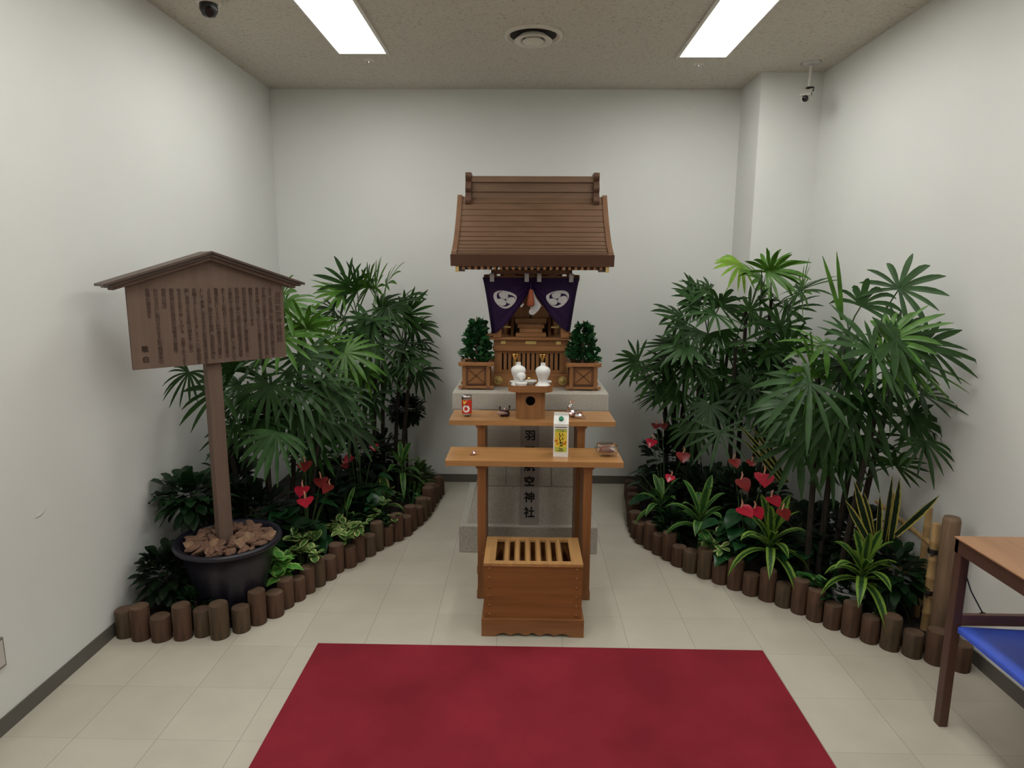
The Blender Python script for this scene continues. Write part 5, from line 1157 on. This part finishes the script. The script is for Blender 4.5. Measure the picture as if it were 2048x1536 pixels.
bush('dark foliage between the yellow edged snake plant and the bamboo fence', (1.86, 3.02), (1.84, 3.03, 0.28), (.09, .12, .17), 110, .10, 'dkleaf2')
bush('dark foliage along the left wall behind the signpost', (-1.78, 3.75), (-1.76, 3.75, 0.42), (.13, .25, .28), 190, .12, 'dkleaf')
bush('dark foliage in the middle of the left bed behind the cream edged plants', (-1.25, 3.95), (-1.25, 3.95, 0.30), (.20, .20, .18), 180, .11, 'dkleaf')
bush('dark foliage in the middle of the right bed under the palms', (1.20, 4.05), (1.18, 4.05, 0.30), (.22, .22, .20), 190, .11, 'dkleaf')
bush('dark foliage at the foot of the palm nearest the side table', (1.60, 3.42), (1.58, 3.45, 0.28), (.20, .18, .20), 170, .11, 'dkleaf')

def snake(label, leaves, W, mt, bend=0.0):
    r = None
    for (bx, by), (tx, ty), Y in leaves:
        a_, b_ = at(bx, by, Y), at(tx, ty, Y); a_.z = max(a_.z, ZS)
        if r is None: r = thing('snake_plant', label, 'snake plant', (a_.x, a_.y, ZS), 'snake plants')
        P('leaf', MB().leaf(a_, b_ - a_, (random.uniform(-0.4, 0.4), -1, 0.1), (b_ - a_).length, W, sword, bend, 0.3, 7).clamp(), M[mt], r)
snake('yellow edged snake plant in the right bed by the bamboo fence', [((1742, 1085), (1708, 960), 3.1), ((1745, 1085), (1728, 985), 3.12), ((1765, 1090), (1785, 950), 3.15), ((1780, 1085), (1800, 955), 3.1), ((1740, 1090), (1690, 1000), 3.05), ((1790, 1070), (1880, 990), 2.95), ((1755, 1085), (1760, 990), 3.1)], 0.038, 'snake')
snake('yellow edged snake plant with long leaning leaves in the middle of the right bed', [((1570, 965), (1474, 825), 3.6), ((1565, 970), (1482, 858), 3.58), ((1575, 965), (1500, 830), 3.65)], 0.024, 'snake', 0.14)
snake('dark upright snake plant at the back of the right bed', [((1360, 900), (1341, 815), 4.5), ((1368, 900), (1362, 812), 4.55), ((1380, 900), (1384, 808), 4.5), ((1390, 905), (1400, 815), 4.55), ((1352, 900), (1325, 822), 4.5), ((1375, 905), (1372, 830), 4.45)], 0.045, 'snaked')

q = at(1705, 1140, 3.02)
tag(recalc(MB().lathe([(0.065, 0), (0.075, 0.06), (0.085, 0.13), (0.088, 0.135), (0.080, 0.135), (0.072, 0.10), (0, 0.10)], (q.x + 0.03, 3.10, ZS - 0.03), 28).build('flower_pot', M['potw'])), 'white flower pot half hidden among leaves in the right bed', 'pot')

# ================================================================== BAMBOO FENCE
r = thing('bamboo_fence', 'short rustic bamboo fence with a thick end post along the right wall', 'fence', (1.93, 3.05, 0))
P('end_post', MB().lathe([(0.037, 0.0), (0.036, 0.63), (0.032, 0.645), (0.0, 0.646)], (1.918, 2.795, 0), 20), M['post'], r)
def bam(p0, p1, rr, nm='bamboo_pole'):
    p0, p1 = Vector(p0), Vector(p1); n = 6; pts = []; rs = []
    for i in range(n + 1):
        q = p0.lerp(p1, i / n)
        if 0 < i < n:
            d = (p1 - p0).normalized() * 0.006; pts += [q - d, q, q + d]; rs += [rr, rr * 1.15, rr]
        else: pts.append(q); rs.append(rr)
    P(nm, MB().tube(pts, rs, 10).clamp(), M['bamboo'], r)
bam((1.925, 2.90, ZS), (1.922, 2.90, 0.575), 0.019)
bam((1.955, 3.02, ZS), (1.958, 3.02, 0.605), 0.016)
bam((1.975, 3.35, ZS), (1.975, 3.35, 0.56), 0.018)
bam((1.945, 2.83, 0.44), (1.965, 3.48, 0.47), 0.013, 'cross_rail')
bam((1.935, 2.83, 0.22), (1.965, 3.48, 0.23), 0.013, 'cross_rail')
for z in (0.44, 0.235):
    P('rope_tie', MB().lathe([(0.024, -0.012), (0.027, 0), (0.024, 0.012)], (1.924, 2.90, z), 14, caps=False).tube([(1.918, 2.835, z), (1.924, 2.88, z - 0.003), (1.90, 2.885, z - 0.02)], 0.004, 6), M['black'], r, 'black rope tie')

# ================================================================== SIDE TABLE
r = thing('side_table', 'brown wooden side table with a lower shelf against the right wall', 'side table', (1.80, 1.8, 0))
TX0, TX1, TY0, TY1, TZ = 1.604, 2.008, 1.10, 2.305, 0.758
P('tabletop', MB().box(TX0 - 0.004, TX1, TY0, TY1 + 0.004, TZ - 0.006, TZ, bev=0.002), M['desk'], r)
P('apron', MB().box(TX0, TX0 + 0.018, TY0 + 0.01, TY1 - 0.0, TZ - 0.058, TZ - 0.006).box(TX0, TX1 - 0.004, TY1 - 0.018, TY1, TZ - 0.058, TZ - 0.006), M['deskd'], r)
for x in (TX0 + 0.001, TX1 - 0.040):
    for y in (TY0 + 0.02, TY1 - 0.037): P('leg', MB().box(x, x + 0.034, y, y + 0.036, 0, TZ - 0.056, bev=0.003), M['deskd'], r)
P('stretcher', MB().box(TX0 + 0.03, TX1 - 0.03, TY1 - 0.030, TY1 - 0.012, 0.418, 0.460), M['deskr'], r)
P('shelf', MB().box(TX0 + 0.040, TX1 - 0.004, TY0 + 0.03, TY1 - 0.03, 0.388, 0.400), M['desk'], r)
P('cord', MB().tube([(TX0 + 0.036, TY1 - 0.02, 0.625), (TX0 + 0.07, TY1 - 0.015, 0.55), (TX0 + 0.125, TY1 - 0.012, 0.462)], 0.0025, 6).tube([(TX0 + 0.115, TY1 - 0.012, 0.458), (TX0 + 0.125, TY1 - 0.011, 0.464), (TX0 + 0.14, TY1 - 0.011, 0.458)], 0.0022, 6), M['black'], r, 'thin black cord')
r = thing('plastic_folder', 'bright blue plastic folder lying on the shelf under the side table', 'folder', (1.78, 1.85, 0.4))
mb = MB(); mb.box(TX0 + 0.018, TX1 - 0.02, 1.35, TY1 - 0.045, 0.4005, 0.403)
P('cover', mb, M['blue'], r)
mb = MB(); vs = []
for i in range(7):
    a = i / 6 * PI; vs += [(TX0 + 0.022 - 0.004 * math.sin(a), 1.35, 0.412 - 0.010 * math.cos(a)), (TX0 + 0.022 - 0.004 * math.sin(a), TY1 - 0.045, 0.412 - 0.010 * math.cos(a))]
mb.add(vs, [(2 * i, 2 * i + 1, 2 * i + 3, 2 * i + 2) for i in range(6)], 0, True)
P('spine', mb, M['blue'], r)
mb = MB().prism([(TX0 + 0.022, 0.420), (TX0 + 0.022, 0.4225), (TX1 - 0.03, 0.4085), (TX1 - 0.03, 0.406)], 'y', 1.35, TY1 - 0.045)
P('flap', mb, M['blue'], r)
